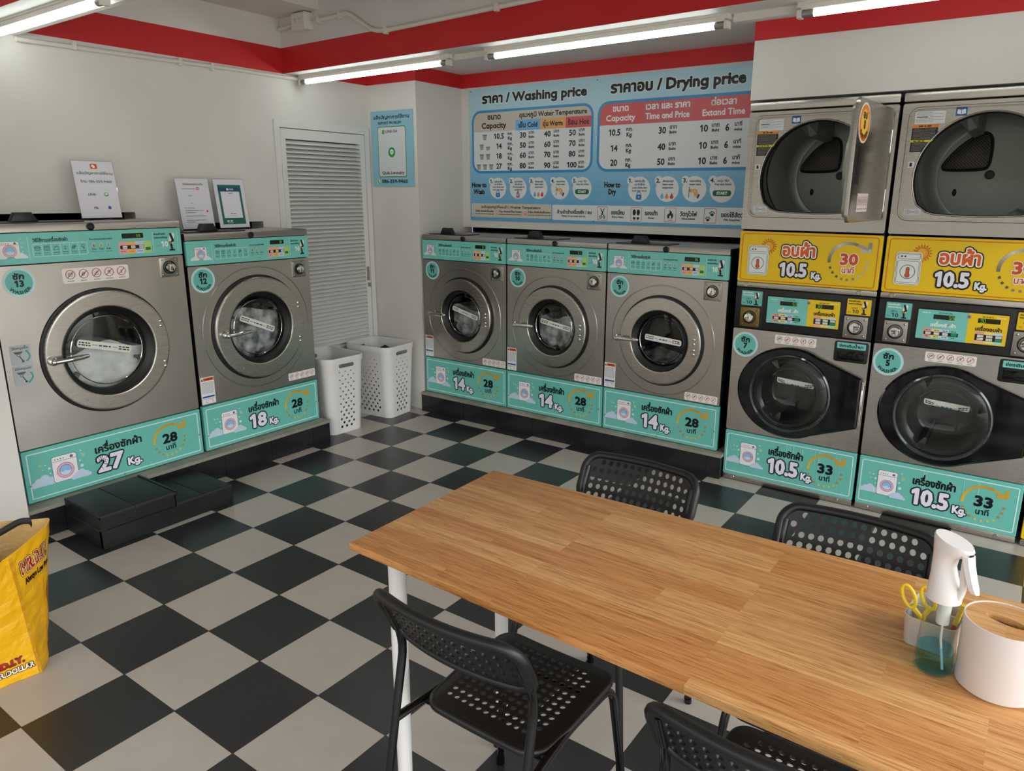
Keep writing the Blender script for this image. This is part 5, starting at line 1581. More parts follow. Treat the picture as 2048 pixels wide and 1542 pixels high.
    for x, a, b_, wa, wb in ((1.217, 'ของมีคม', 'Sharp Object', .098, .085), (1.451, 'รองเท้า', 'Shoes', .088, .042), (1.697, 'วัตถุไวไฟ', 'Inflamabable', .108, .088), (1.968, 'ของใช้สัตว์', 'Pet Supplies', .135, .098)):
        A.text(a, x, .064, .024, K, w=wa, bold=.05, l=4); A.text(b_, x, .043, .0105, K, w=wb, bold=.06, l=4)
    for x in (.016, 1.04): 
        for z in (.016, .884): A.disc(x, z, .004, '#2c3a42', 6, n=10)
    b = MB()
    b.prism([(0, 0), (Wd, 0), (Wd, Hh), (0, Hh)], lambda x, y, d: (x, -d, y), 0, .004, 0, 0, '#86bfdd')
    b.art(A, lambda x, y, d: (x, -d, y), .0042)
    o = b.build('price_board', PRINT); o.location = (-1.213, 2.992, 1.352)
    tag(o, 'wide light blue price board for washing and drying on the back wall', 'sign')
price_board()

# report poster on the corner pillar
w, h = 0.402, 0.503
A = Art(); A.rect(0, 0, w, h, '#8fbfd4', 1)
K = '#10202c'
A.text('แจ้งปัญหาการใช้งาน', w * .50, h * .895, h * .042, K, w=w * .86, bold=.05)
A.text('REPORT PROBLEM', w * .46, h * .825, h * .032, K, w=w * .56, bold=.05)
A.rect(w * .16, h * .125, w * .83, h * .795, '#2f8a45', 2, .016); A.rect(w * .172, h * .135, w * .818, h * .785, '#d6d9dc', 3, .013)
A.rect(w * .27, h * .70, w * .33, h * .75, '#2f9a45', 4, .006); A.line([(w * .29, h * .735), (w * .305, h * .718)], .003, '#e8f0ea', 5)
A.text('LINE OA', w * .50, h * .712, h * .034, K, w=w * .28, bold=.03, l=5)
for k in range(16):
    a = 2 * pi * k / 16; A.disc(w * .49 + .026 * cos(a), h * .455 + .026 * sin(a), .0085, '#2f9a45', 4, n=8)
A.disc(w * .49, h * .455, .028, '#2f9a45', 4); A.disc(w * .49, h * .46, .018, '#e4ece6', 5); A.poly([(w * .47, h * .44), (w * .51, h * .44), (w * .49, h * .415)], '#e4ece6', 5)
A.text('LINE', w * .49, h * .452, h * .012, '#3b8a4c', w=w * .05, bold=.05, l=6)
A.text('Quik Laundry', w * .505, h * .165, h * .036, K, w=w * .53, bold=.045, l=5)
A.disc(w * .14, h * .068, .017, '#cfe2dc', 2); A.line([(w * .125, h * .09), (w * .13, h * .06), (w * .16, h * .045)], .007, '#2c7a48', 3)
A.text('086-559-9460', w * .535, h * .048, h * .044, K, w=w * .62, bold=.055, l=3)
b = MB(); b.prism([(0, 0), (w, 0), (w, h), (0, h)], lambda x, y, d: (x, -d, y), 0, .003, 0, 0, '#8fbfd4'); b.art(A, lambda x, y, d: (x, -d, y), .0032)
o = b.build('report_poster', PRINT); o.location = (-1.718, 2.5175, 1.585)
tag(o, 'small light blue REPORT PROBLEM poster on the corner pillar beside the door', 'poster')

# acrylic stands on the left washers (local front = -y, turned to face the room)
def stand(loc, A, w, h, label, tilt=8):
    t = thing('sign_stand', label, 'sign stand', loc, pi / 2, 'acrylic stands on the washers')
    tl = radians(tilt)
    fn = lambda x, z, d: (x, z * sin(tl) - d * cos(tl), z * cos(tl) + d * sin(tl) + 0.004)
    b = MB()
    b.prism([(0, 0), (w, 0), (w, h), (0, h)], fn, 0.0, 0.002)
    b.box(0, w, -0.055, 0.045, 0.0, 0.003)
    b.build('acrylic_holder', ACRYL, t)
    b = MB(); b.prism([(0.004, 0.006), (w - 0.004, 0.006), (w - 0.004, h - 0.004), (0.004, h - 0.004)], fn, 0.0024, 0.0030, 0, 0, '#dfdde6')
    b.art(A, fn, 0.0031); b.build('printed_sheet', PRINT, t)
    return t
w, h = 0.2, 0.283
A = Art(); K = '#3a3c44'
A.rect(w * .44, h * .86, w * .60, h * .945, '#d5512c', 1, .003); A.rect(w * .49, h * .875, w * .55, h * .92, '#f2ece6', 2, .004); A.line([(w * .47, h * .90), (w * .50, h * .93)], .004, '#f2ece6', 2)
A.text('แจ้งปัญหาการใช้งาน', w * .52, h * .765, h * .040, K, w=w * .86, bold=.02)
A.text('โทร: 086-559-9460', w * .52, h * .625, h * .040, K, w=w * .74, bold=.015)
A.text('LINE:', w * .36, h * .405, h * .036, '#2a2c33', w=w * .19, bold=.04); A.text('FB:', w * .40, h * .175, h * .036, '#2a2c33', w=w * .11, bold=.04)
A.disc(w * .70, h * .425, .010, '#3c9c50', 1); A.disc(w * .70, h * .43, .006, '#e8f0ea', 2); A.disc(w * .72, h * .195, .008, '#3a5fa8', 1)
stand((-1.60, 0.474, 1.4005), A, w, h, 'clear stand with a white LINE and FB contact sheet on the largest washer')
A = Art()
A.text('โปรแกรมสะสมแต้ม', w * .52, h * .865, h * .036, K, w=w * .60, bold=.02)
A.micro(w * .17, h * .795, w * .57, .003, '#55575e'); A.rect(w * .60, h * .775, w * .68, h * .825, '#d9443c', 1, .003); A.rect(w * .62, h * .79, w * .66, h * .808, '#f3ebe6', 2, .001)
for x0, z, x1 in ((.33, .66, .44), (.36, .52, .42), (.16, .425, .48), (.16, .375, .70), (.16, .335, .45), (.16, .27, .76), (.16, .19, .73), (.16, .155, .42)): A.micro(w * x0, h * z, w * x1, .003, '#5a5c63')
A.disc(w * .82, h * .36, .006, '#d9443c', 1)
stand((-1.62, 0.998, 1.3285), A, w, h, 'clear stand with a white printed program sheet, left of two on washer 12')
A = Art()
A.rect(w * .13, h * .09, w * .87, h * .88, '#2c6a5e', 1); A.rect(w * .13, h * .755, w * .87, h * .825, '#2a4a78', 2); A.rect(w * .40, h * .77, w * .47, h * .81, '#dfe8ee', 3, .002); A.micro(w * .50, h * .80, w * .64, .004, '#cfdbe6', 3); A.micro(w * .50, h * .78, w * .64, .003, '#cfdbe6', 3)
A.rect(w * .20, h * .215, w * .80, h * .745, '#e4e3ea', 3); A.micro(w * .45, h * .71, w * .56, .004, '#3a3c44', 4); A.micro(w * .41, h * .30, w * .60, .004, '#3a3c44', 4); A.micro(w * .38, h * .265, w * .65, .002, '#7a7c84', 4)
A.micro(w * .26, h * .155, w * .50, .008, '#e9efec', 3); A.micro(w * .28, h * .12, w * .48, .005, '#b8cfc6', 3)
stand((-1.62, 1.222, 1.3285), A, w, h, 'clear stand with a dark green bordered sheet, nearest the louvred door on washer 12')

# ------------------------------------------------------------------ table
def wood_mat(name, c1, c2, c3, stave=(0.42, 0.062), rough=0.38):
    m = mat(name, c1, rough, 0, 0.4)
    t = N(m, 'ShaderNodeTexCoord')
    br = N(m, 'ShaderNodeTexBrick'); br.offset = 0.37; br.offset_frequency = 3; br.squash = 1
    br.inputs['Scale'].default_value = 1.0; br.inputs['Mortar Size'].default_value = 0.0; br.inputs['Bias'].default_value = -0.1
    br.inputs['Brick Width'].default_value = stave[0]; br.inputs['Row Height'].default_value = stave[1]
    br.inputs['Color1'].default_value = (0, 0, 0, 1); br.inputs['Color2'].default_value = (1, 1, 1, 1)
    L(m, t.outputs['Object'], br.inputs[0])
    mp = N(m, 'ShaderNodeMapping'); mp.inputs['Scale'].default_value = (1.8, 48, 34)
    ad = N(m, 'ShaderNodeVectorMath', operation='MULTIPLY_ADD'); ad.inputs[1].default_value = (7, 13, 5)
    L(m, br.outputs[0], ad.inputs[0]); L(m, t.outputs['Object'], ad.inputs[2]); L(m, ad.outputs[0], mp.inputs[0])
    n1 = N(m, 'ShaderNodeTexNoise'); n1.inputs['Scale'].default_value = 1.6; n1.inputs['Detail'].default_value = 5; n1.inputs['Distortion'].default_value = 0.6
    L(m, mp.outputs[0], n1.inputs[0])
    n2 = N(m, 'ShaderNodeTexNoise'); n2.inputs['Scale'].default_value = 9; n2.inputs['Detail'].default_value = 3
    L(m, mp.outputs[0], n2.inputs[0])
    n3 = N(m, 'ShaderNodeTexNoise'); n3.inputs['Scale'].default_value = 6; n3.inputs['Detail'].default_value = 2
    L(m, t.outputs['Object'], n3.inputs[0])
    r1 = N(m, 'ShaderNodeValToRGB'); e = r1.color_ramp.elements
    e[0].position = 0.30; e[0].color = (*lin(c2), 1); e[1].position = 0.68; e[1].color = (*lin(c1), 1)
    L(m, n1.outputs[0], r1.inputs[0])
    mx = N(m, 'ShaderNodeMix', data_type='RGBA', blend_type='MULTIPLY'); mx.inputs[0].default_value = 0.75
    r2 = N(m, 'ShaderNodeValToRGB'); e = r2.color_ramp.elements
    e[0].position = 0.0; e[0].color = (*lin(c3), 1); e[1].position = 1.0; e[1].color = (1, 1, 1, 1)
    L(m, br.outputs[0], r2.inputs[0]); L(m, r1.outputs[0], mx.inputs[6]); L(m, r2.outputs[0], mx.inputs[7])
    m2 = N(m, 'ShaderNodeMix', data_type='RGBA', blend_type='MULTIPLY'); m2.inputs[0].default_value = 0.6
    r3 = N(m, 'ShaderNodeValToRGB'); e = r3.color_ramp.elements
    e[0].position = 0.34; e[0].color = (*lin('#a57f5a'), 1); e[1].position = 0.5; e[1].color = (1, 1, 1, 1)
    L(m, n2.outputs[0], r3.inputs[0]); L(m, mx.outputs[2], m2.inputs[6]); L(m, r3.outputs[0], m2.inputs[7])
    L(m, m2.outputs[2], bsdf(m).inputs['Base Color'])
    rr = N(m, 'ShaderNodeMapRange'); rr.inputs['To Min'].default_value = rough - .06; rr.inputs['To Max'].default_value = rough + .14
    L(m, n3.outputs[0], rr.inputs[0]); L(m, rr.outputs[0], bsdf(m).inputs['Roughness'])
    bp = N(m, 'ShaderNodeBump'); bp.inputs['Strength'].default_value = .12; bp.inputs['Distance'].default_value = .001
    L(m, n2.outputs[0], bp.inputs['Height']); L(m, bp.outputs[0], bsdf(m).inputs['Normal'])
    return m
WOOD = wood_mat('rubberwood', '#e8b87c', '#cb9455', '#dcbb9a')
BAMBOO = wood_mat('bamboo_lid', '#deb27c', '#d0a066', '#f0dcc0', (0.5, 0.5), 0.4)

tb = thing('dining_table', 'wooden topped table with white round legs in the foreground', 'table', (1.047, -0.215, 0))
b = MB()
X1 = 1.70
P = [(0, 0), (X1, -0.045), (X1, 0.625), (-0.008, 0.56)]
b.prism(P, lambda x, y, d: (x, y, d), 0.732, 0.750, 0.003)
b.build('tabletop', WOOD, tb, 30)
for x, y in ((0.075, 0.075), (0.075, 0.485), (X1 - 0.08, 0.05), (X1 - 0.08, 0.52)):
    b = MB()
    b.lathe([(0.014, 0.0), (0.017, 0.004), (0.018, 0.02), (0.0215, 0.70), (0.0215, 0.726)], Matrix.Translation((x, y, 0)), 24, 0, None, True)
    b.box(x - 0.045, x + 0.045, y - 0.045, y + 0.045, 0.726, 0.7325)
    b.build('leg', WHITEP, tb, 40)

# ------------------------------------------------------------------ perforated chairs
def perforated(b, nx, ny, p, r, skip, fn, A_, B_, rad, t, K=16, rings=3):
    """sheet of nx*ny round holes, plus a margin to the rounded outline half-size A_,B_; fn(u,v)->Vector"""
    a, c = nx * p / 2, ny * p / 2
    def nrm(u, v):
        e_ = 1e-3
        d1 = fn(u + e_, v) - fn(u - e_, v); d2 = fn(u, v + e_) - fn(u, v - e_)
        n = d1.cross(d2); n.normalize(); return n
    def pt(u, v, s): return tuple(fn(u, v) + nrm(u, v) * s)
    sq = []
    for k in range(K):
        q = 8 * k / K
        if q < 2: s = (1, -1 + q)
        elif q < 4: s = (1 - (q - 2), 1)
        elif q < 6: s = (-1, 1 - (q - 4))
        else: s = (-1 + (q - 6), -1)
        sq.append(s)
    ang = [math.atan2(s[1], s[0]) for s in sq]
    for i in range(nx):
        for j in range(ny):
            cu, cv = -a + (i + .5) * p, -c + (j + .5) * p
            S = [(cu + s[0] * p / 2, cv + s[1] * p / 2) for s in sq]
            if (i, j) in skip:
                b.add([pt(u, v, t / 2) for u, v in S] + [pt(u, v, -t / 2) for u, v in S], [tuple(range(K)), tuple(range(2 * K - 1, K - 1, -1))])
                continue
            Hh = [(cu + r * cos(g), cv + r * sin(g)) for g in ang]
            b.loft([[pt(u, v, t / 2) for u, v in S], [pt(u, v, t / 2) for u, v in Hh], [pt(u, v, -t / 2) for u, v in Hh], [pt(u, v, -t / 2) for u, v in S]])
    bd = []
    m = K // 4
    for i in range(nx): bd += [(-a + (i + k / m) * p, -c) for k in range(m)]
    for j in range(ny): bd += [(a, -c + (j + k / m) * p) for k in range(m)]
    for i in range(nx): bd += [(a - (i + k / m) * p, c) for k in range(m)]
    for j in range(ny): bd += [(-a, c - (j + k / m) * p) for k in range(m)]
    def outl(u, v):
        U, V = u * A_ / a, v * B_ / c
        qx, qy = abs(U) - (A_ - rad), abs(V) - (B_ - rad)
        if qx > 0 and qy > 0:
            l_ = math.hypot(qx, qy)
            U = math.copysign(A_ - rad + qx / l_ * rad, U); V = math.copysign(B_ - rad + qy / l_ * rad, V)
        return U, V
    ot = [outl(u, v) for u, v in bd]
    R1, R2 = [], []
    for k in range(rings + 1):
        f = k / rings
        Q = [(u + (U - u) * f, v + (V - v) * f) for (u, v), (U, V) in zip(bd, ot)]
        R1.append([pt(u, v, t / 2) for u, v in Q]); R2.append([pt(u, v, -t / 2) for u, v in Q])
    b.loft(R1 + R2[::-1])
    return ot, nrm

def chair(name, label, loc, rz, group='black chairs around the table'):
    t = thing(name, label, 'chair', loc, rz, group)
    # backrest
    def fb(u, v):   # v 0 centre
        k = v + 0.0627
        return Vector((u, 0.066 - 0.062 * (k / 0.1254) - 0.028 * (1 - (u / 0.18) ** 2), 0.636 + k * 0.985))
    b = MB()
    ot, nr = perforated(b, 14, 5, 0.0229, 0.0072, {(0, 4), (13, 4)}, fb, 0.180, 0.0650, 0.042, 0.005)
    up = [q for q in ot]
    b.tube([fb(u, v) for u, v in up], 0.0085, 8, 0, None, True, True)
    # thick rolled rim over the top and down both sides
    n = len(up)
    i0 = min(range(n), key=lambda i: abs(up[i][0] - 0.18) + abs(up[i][1] + 0.05))
    seq = [up[(i0 + k) % n] for k in range(n)]
    j1 = min(range(n), key=lambda i: abs(seq[i][0] + 0.18) + abs(seq[i][1] + 0.05))
    b.tube([fb(u, v) + nr(u, v) * 0.003 for u, v in seq[:j1 + 1]], 0.0118, 10)
    b.build('backrest', CHAIRP, t, 50)
    # seat
    def fs(u, v):
        yy = 0.268 + v
        f = max(0.0, yy - 0.385)
        sd = max(0.0, abs(u) - 0.13)
        z = 0.452 - 0.006 * (1 - (u / 0.2) ** 2) - f * f * 5.0 - sd * sd * 9 + 0.012 * max(0, (0.12 - yy) / 0.06) ** 2 * 0.3
        wd = 1.0 - 0.10 * max(0.0, (0.22 - yy) / 0.17)
        return Vector((u * wd, yy, z))
    b = MB()
    sk = {(0, 11), (11, 11)}
    ot, nr = perforated(b, 12, 12, 0.0215, 0.0070, sk, fs, 0.158, 0.164, 0.045, 0.005)
    b.tube([fs(u, v) - nr(u, v) * 0.006 for u, v in ot], 0.0105, 8, 0, None, True, True)
    b.build('seat', CHAIRP, t, 50)
    for s in (-1, 1):
        b = MB()
        b.tube(fillet([(s * 0.176, -0.045, 0.0), (s * 0.172, 0.050, 0.50), (s * 0.171, 0.072, 0.61), (s * 0.168, 0.016, 0.73)], 0.05), 0.0098, 12)
        b.tube([(s * 0.176, -0.045, 0.0), (s * 0.1758, -0.041, 0.02)], 0.0118, 12)
        b.build('rear_leg', CHAIRM, t)
        b = MB()
        b.tube(fillet([(s * 0.172, 0.038, 0.430), (s * 0.156, 0.22, 0.434), (s * 0.158, 0.408, 0.428), (s * 0.198, 0.446, 0.0)], 0.045), 0.0098, 12)
        b.tube([(s * 0.1962, 0.4442, 0.02), (s * 0.198, 0.446, 0.0)], 0.0118, 12)
        b.build('front_leg', CHAIRM, t)
    b = MB(); b.tube([(-0.156, 0.12, 0.428), (0.156, 0.12, 0.428)], 0.006, 8); b.tube([(-0.156, 0.34, 0.428), (0.156, 0.34, 0.428)], 0.006, 8)
    b.build('seat_brace', CHAIRM, t)
    return t
chair('dining_chair', 'black perforated chair nearest the camera, seat fully visible, at the left end of the table', (1.435, -0.335, 0), 0.0)
P0 = [o for o in COL.objects if o.name == 'dining_chair'][0]
def place(loc, rz, label):
    c = copy_tree(P0); c.location = loc; c.rotation_euler = (0, 0, rz); c['label'] = label
place((2.04, -0.320, 0), 0.0, 'black perforated chair cut off by the bottom edge of the photo')
place((1.388, 0.605, 0), pi, 'black perforated chair at the far table side, in front of washer 9')
place((1.995, 0.575, 0), pi, 'black perforated chair at the far table side, behind the spray bottle')

# ------------------------------------------------------------------ things on the table
TZ = 0.7505
LIQ = glassmat('blue_liquid', (0.55, 0.90, 0.99), 0.0, 1.15)
sp = thing('spray_bottle', 'clear spray bottle with a white trigger head and blue liquid', 'spray bottle', (2.218, 0.054, TZ), -0.5)
b = MB(); b.lathe([(1e-7, 0.0), (0.027, 0.0), (0.0305, 0.004), (0.031, 0.012), (0.027, 0.10), (0.0255, 0.136)], None, 40)
b.build('bottle_body', BOTTLE, sp, 60)
b = MB(); b.lathe([(1e-7, 0.003), (0.026, 0.003), (0.0285, 0.006), (0.0288, 0.014), (0.0268, 0.044), (1e-7, 0.044)], None, 40)
b.build('cleaning_liquid', LIQ, sp, 60)
b = MB(); b.tube([(0.004, 0, 0.12), (0.006, 0, 0.06), (0.014, 0.004, 0.005)], 0.002, 8); b.lathe([(0.010, 0.09), (0.011, 0.134)], Matrix.Translation((0.004, 0, 0)), 20)
b.build('dip_tube', mat('milky_tube', '#d8dcda', 0.3), sp)
HEADW = mat('sprayer_white', '#e9e4e3', 0.3)
b = MB()
rings = []
for z, rx, ry, ox_ in ((0.134, .0265, .0265, 0), (0.142, .027, .027, 0), (0.158, .0255, .0245, -.001), (0.176, .021, .020, -.005), (0.195, .0185, .018, -.008), (0.212, .020, .018, -.007), (0.226, .028, .020, -.001), (0.238, .033, .022, 0.003), (0.2425, .031, .021, 0.003)):
    rings.append([(ox_ + rx * cos(a), ry * sin(a), z + (0.006 * (ox_ + rx * cos(a)) / .03 * -1 if z > .22 else 0)) for a in [2 * pi * i / 28 for i in range(28)]])
b.loft(rings, 0, None, None, True, False, True)
b.tube(fillet([(0.024, 0, 0.146), (0.029, 0, 0.165), (0.026, 0, 0.190), (0.026, 0, 0.22)], 0.02), 0.0055, 10)
b.build('spray_head', HEADW, sp, 50)
b = MB()
pth = [(0.030, 0.226), (0.0335, 0.21), (0.040, 0.19), (0.046, 0.175), (0.049, 0.168)]
b.loft([[(x + dx, dy, z) for dx, dy in ((-.004, -wd), (.004, -wd * .8), (.006, 0), (.004, wd * .8), (-.004, wd), (-.005, 0))] for (x, z), wd in zip(pth, (.012, .011, .010, .009, .006))], 0, None, None, True, True, True)
b.build('trigger', HEADW, sp, 60)
b = MB(); b.lathe([(0.0045, 0.0), (0.0045, 0.002), (1e-7, 0.002)], Matrix.Translation((0.033, 0, 0.2265)) @ Matrix.Rotation(pi / 2, 4, 'Y'), 16); b.build('nozzle', RUBBER, sp)

tc_ = thing('tissue_canister', 'round white tissue canister with a wooden lid on the table', 'tissue holder', (2.309, 0.063, TZ))
b = MB(); b.lathe([(1e-7, 0.0), (0.056, 0.0), (0.0595, 0.003), (0.060, 0.01), (0.0605, 0.119), (0.0600, 0.1215), (0.0585, 0.1215), (0.0580, 0.118), (0.0580, 0.004), (1e-7, 0.004)], None, 72)
b.build('canister', mat('canister_white', '#dcd3cf', 0.4), tc_, 40)
b = MB()
b.holed([circ(0, 0, 0.0578, 64), [(0.030 * cos(a), 0.0125 * sin(a) * (1 + .12 * cos(a) ** 2)) for a in [2 * pi * i / 36 for i in range(36)]]],
        lambda x, y, d: (x * cos(-.30) - y * sin(-.30), x * sin(-.30) + y * cos(-.30), d), 0.108, 0.1195)
b.build('wooden_lid', BAMBOO, tc_, 30)
b = MB()
g_ = []
for j in range(8):
    g_.append([(-0.014 + 0.03 * i / 10, 0.002 * sin(i * 1.3 + j * .4) + 0.004 * (j / 7 - .5), 0.06 + 0.052 * j / 7 - 0.010 * abs(i - 4) / 5 * (j / 7)) for i in range(11)])
b.loft(g_, 0, None, None, False)
o = b.build('tissue', mat('tissue_white', '#e6e3e2', 0.8), None, 80); o.location = (2.309, 0.060, TZ)
tag(o, 'white tissue tip in the slot of the wooden lid', 'tissue')

og = thing('desk_organizer', 'small pale metal tray behind the spray bottle', 'tray', (2.207, 0.152, TZ), -0.12)
b = MB()
Pm = mat('pale_metal', '#cfc7bf', 0.3, 0.25)
o1, o2 = rrect(-0.040, -0.050, 0.040, 0.050, 0.014), rrect(-0.044, -0.054, 0.044, 0.054, 0.016)
i1 = offset(o1, .002); i2 = offset(o2, .002)
b.loft([[(x, y, 0.0) for x, y in o1], [(x, y, 0.056) for x, y in o2], [(x, y, 0.056) for x, y in i2], [(x, y, 0.003) for x, y in i1]], 0, None, None, True, True, True)
b.build('tray_body', Pm, og, 40)
b = MB(); b.box(-.040, .040, 0.006, 0.008, 0.003, 0.052); b.build('tray_divider', Pm, og)
YP_ = mat('yellow_plastic', '#f2d21c', 0.3)
sc = thing('scissors', 'scissors with yellow loop handles standing in the small tray', 'scissors', (2.181, 0.128, TZ + 0.004), 0.0)
for k, (dx, ty, cy_) in enumerate(((-0.020, 0.0, 0.0), (0.010, 0.010, 0.012))):
    b = MB()
    lp = [(dx + 0.0105 * cos(a) - 0.35 * 0.019 * sin(a), cy_ + 0.003 * sin(a), 0.078 + 0.019 * sin(a)) for a in [2 * pi * i / 26 for i in range(26)]]
    b.tube(lp, 0.0032, 10, 0, None, True, True)
    b.tube([(dx + 0.006, cy_, 0.062), (dx * .2 + 0.006, cy_ * .6, 0.046), (0.004 + .004 * k, cy_ * .4, 0.036)], lambda q: 0.005 - .0015 * q, 10)
    b.build('scissor_handle', YP_, sc)
    b = MB(); b.loft([[(0.003 + .004 * k - 0.004, cy_ * .4 - .0008, 0.040), (0.003 + .004 * k + 0.005, cy_ * .4 - .0008, 0.040), (0.003 + .004 * k + 0.005, cy_ * .4 + .0008, 0.040), (0.003 + .004 * k - 0.004, cy_ * .4 + .0008, 0.040)],
                      [(0.012 + .003 * k, -.0008, 0.0), (0.015 + .003 * k, -.0008, 0.0), (0.015 + .003 * k, .0008, 0.0), (0.012 + .003 * k, .0008, 0.0)]], 0, None, None, True, True, True)
    b.build('scissor_blade', CHROME, sc)
cu = thing('cutter_knife', 'small yellow and red cutter standing between tray and tissue canister', 'cutter', (2.238, 0.135, TZ + 0.004), 0.0)
b = MB(); b.tube([(0, 0, 0.045), (0.008, -0.004, 0.088)], 0.0045, 10); b.build('cutter_handle', YP_, cu)
b = MB(); b.tube([(-0.008, 0.004, 0.0), (0, 0, 0.046)], 0.004, 10); b.build('cutter_body', mat('red_plastic', '#c8402c', 0.35), cu)

# ------------------------------------------------------------------ laundry baskets
def basket(label, loc, rz):
    t = thing('laundry_basket', label, 'laundry basket', loc, rz, 'white perforated baskets by the door')
    H = 0.492; r0, r1 = 0.050, 0.060
    bx, by, tx, ty = 0.180, 0.128, 0.198, 0.156
    b = MB()
    for nx_, ny_, D0, D1, h0, h1 in ((1, 0, bx, tx, by, ty), (-1, 0, bx, tx, by, ty), (0, 1, by, ty, bx, tx), (0, -1, by, ty, bx, tx)):
        hm = (h0 + h1) / 2 - r1
        def fn(x, z, d, nx_=nx_, ny_=ny_, D0=D0, D1=D1, h0=h0, h1=h1, hm=hm):
            k = z / H; D = D0 + (D1 - D0) * k - d
            rr = r0 + (r1 - r0) * k
            xx = x / hm * (h0 + (h1 - h0) * k - rr)
            return (nx_ * D - ny_ * xx, ny_ * D + nx_ * xx, z)
        loops = [[(-hm, 0.0), (hm, 0.0), (hm, H), (-hm, H)]]
        z = 0.045; row = 0
        while z < 0.435:
            rad = 0.0098 - 0.0055 * z / 0.43
            n = int((2 * hm - 0.03) / 0.040)
            off = -hm + (2 * hm - (n - .5) * 0.040) / 2 + (0.020 if row % 2 else 0)
            for k in range(n):
                loops.append(circ(off + k * 0.040, z, rad, 10))
            z += 0.0265; row += 1
        if nx_:
            loops.append(rrect(-0.052, 0.443, 0.052, 0.468, 0.010, 3))
        b.holed(loops, fn, 0.003, 0.0)
    for q in range(4):
        a0 = q * pi / 2; sx_, sy_ = ((1, 1), (-1, 1), (-1, -1), (1, -1))[q]
        for dd in (0.0, 0.003):
            rings = []
            for z in (0.0, H):
                k = z / H; rr = r0 + (r1 - r0) * k; cx_ = bx + (tx - bx) * k - rr; cy_ = by + (ty - by) * k - rr
                rings.append([(sx_ * cx_ + (rr - dd) * cos(a0 + pi / 2 * i / 7), sy_ * cy_ + (rr - dd) * sin(a0 + pi / 2 * i / 7), z) for i in range(8)])
            b.loft(rings, 0, None, None, False)
    Pb = rrect(-bx, -by, bx, by, r0, 7)
    b.loft([[(x, y, 0.0) for x, y in offset(Pb, .0)], [(x, y, -0.0) for x, y in offset(Pb, .003)]], 0, None, None, True, False, True)
    b.build('basket_body', WHITEP, t, 40)
    b = MB()
    rim = lambda o_: rrect(-tx - o_, -ty - o_, tx + o_, ty + o_, r1 + o_, 7)
    b.loft([[(x, y, z) for x, y in rim(o_)] for o_, z in ((0.001, 0.474), (0.005, 0.475), (0.0065, 0.505), (0.0055, 0.510), (0.0, 0.511), (-0.003, 0.508), (-0.003, 0.490))], 0)
    b.build('basket_rim', WHITEP, t, 40)
    return t
basket('empty white perforated basket beside washer 12', (-1.520, 1.848, 0), -0.05)
basket('white perforated basket holding a dark item, against the corner pillar', (-1.510, 2.313, 0), 0.10)
b = MB()
rings = []
for j in range(14):
    k = j / 13; z = 0.006 + 0.478 * (1 - (1 - k) ** 1.0)
    rr = 0.095 * (1.0 if k < .75 else math.sqrt(max(0.0, 1 - ((k - .75) / .25) ** 2)) + 1e-4)
    rings.append([((rr * 1.15 + .008 * noise3(cos(a), sin(a), k * 3, 1.7)) * cos(a), (rr * .85 + .008 * noise3(cos(a), sin(a), k * 3 + 9, 1.7)) * sin(a), z) for a in [2 * pi * i / 32 for i in range(32)]])
b.loft(rings, 0, None, None, True, True, True)
o = b.build('rolled_garment', mat('black_cloth', '#0c0c0d', 0.8), None, 60); o.location = (-1.50, 2.352, 0)
tag(o, 'black bundle standing inside the basket by the pillar', 'garment')

# ------------------------------------------------------------------ black wooden step box
BLKW = mat('black_painted_wood', '#0f100f', 0.42)
add_bump(BLKW, (1, 1, 1), 60, 0.25, 0.003)
BLKR = mat('black_rubber_top', '#121614', 0.5)
stp = thing('step_box', 'two-level black wooden step box on the floor before the largest washer', 'step', (-1.112, 0.40, 0))
Y0, Y1, Y2 = -0.318, 0.022, 0.318; XA, XB = -0.166, 0.176
b = MB()
b.plate(XA, XB, 0.001, 0.087, Y0, Y2, 0.0, 0.003)
b.build('lower_box', BLKW, stp, 20)
b = MB(); b.box(XA + .004, XB - .003, Y0 + .003, Y1, 0.088, 0.146); b.build('upper_box', BLKW, stp)
for y0, y1 in ((Y0 + .004, -0.165), (-0.163, Y1 + .002)):
    b = MB(); b.prism([(XA, y0), (XB + .004, y0), (XB + .004, y1), (XA, y1)], lambda x, y, d: (x, y, d), 0.146, 0.160, 0.003); b.build('top_board', BLKR, stp, 30)
for y0, y1 in ((Y1 + .004, 0.165), (0.167, Y2)):
    b = MB(); b.prism([(XA, y0), (XB + .002, y0), (XB + .002, y1), (XA, y1)], lambda x, y, d: (x, y, d), 0.087, 0.099, 0.003); b.build('step_board', BLKR, stp, 30)
b = MB(); b.box(XA, XB + .006, Y1 + .002, Y1 + .013, 0.099, 0.163); b.build('edge_batten', BLKW, stp)
b = MB(); b.box(XB - .012, XB + .002, Y0 - .003, Y0 + .003, 0.088, 0.146); b.box(XB - .020, XB + .0035, Y0, Y0 + .02, 0.003, 0.146); b.build('corner_batten', BLKW, stp)

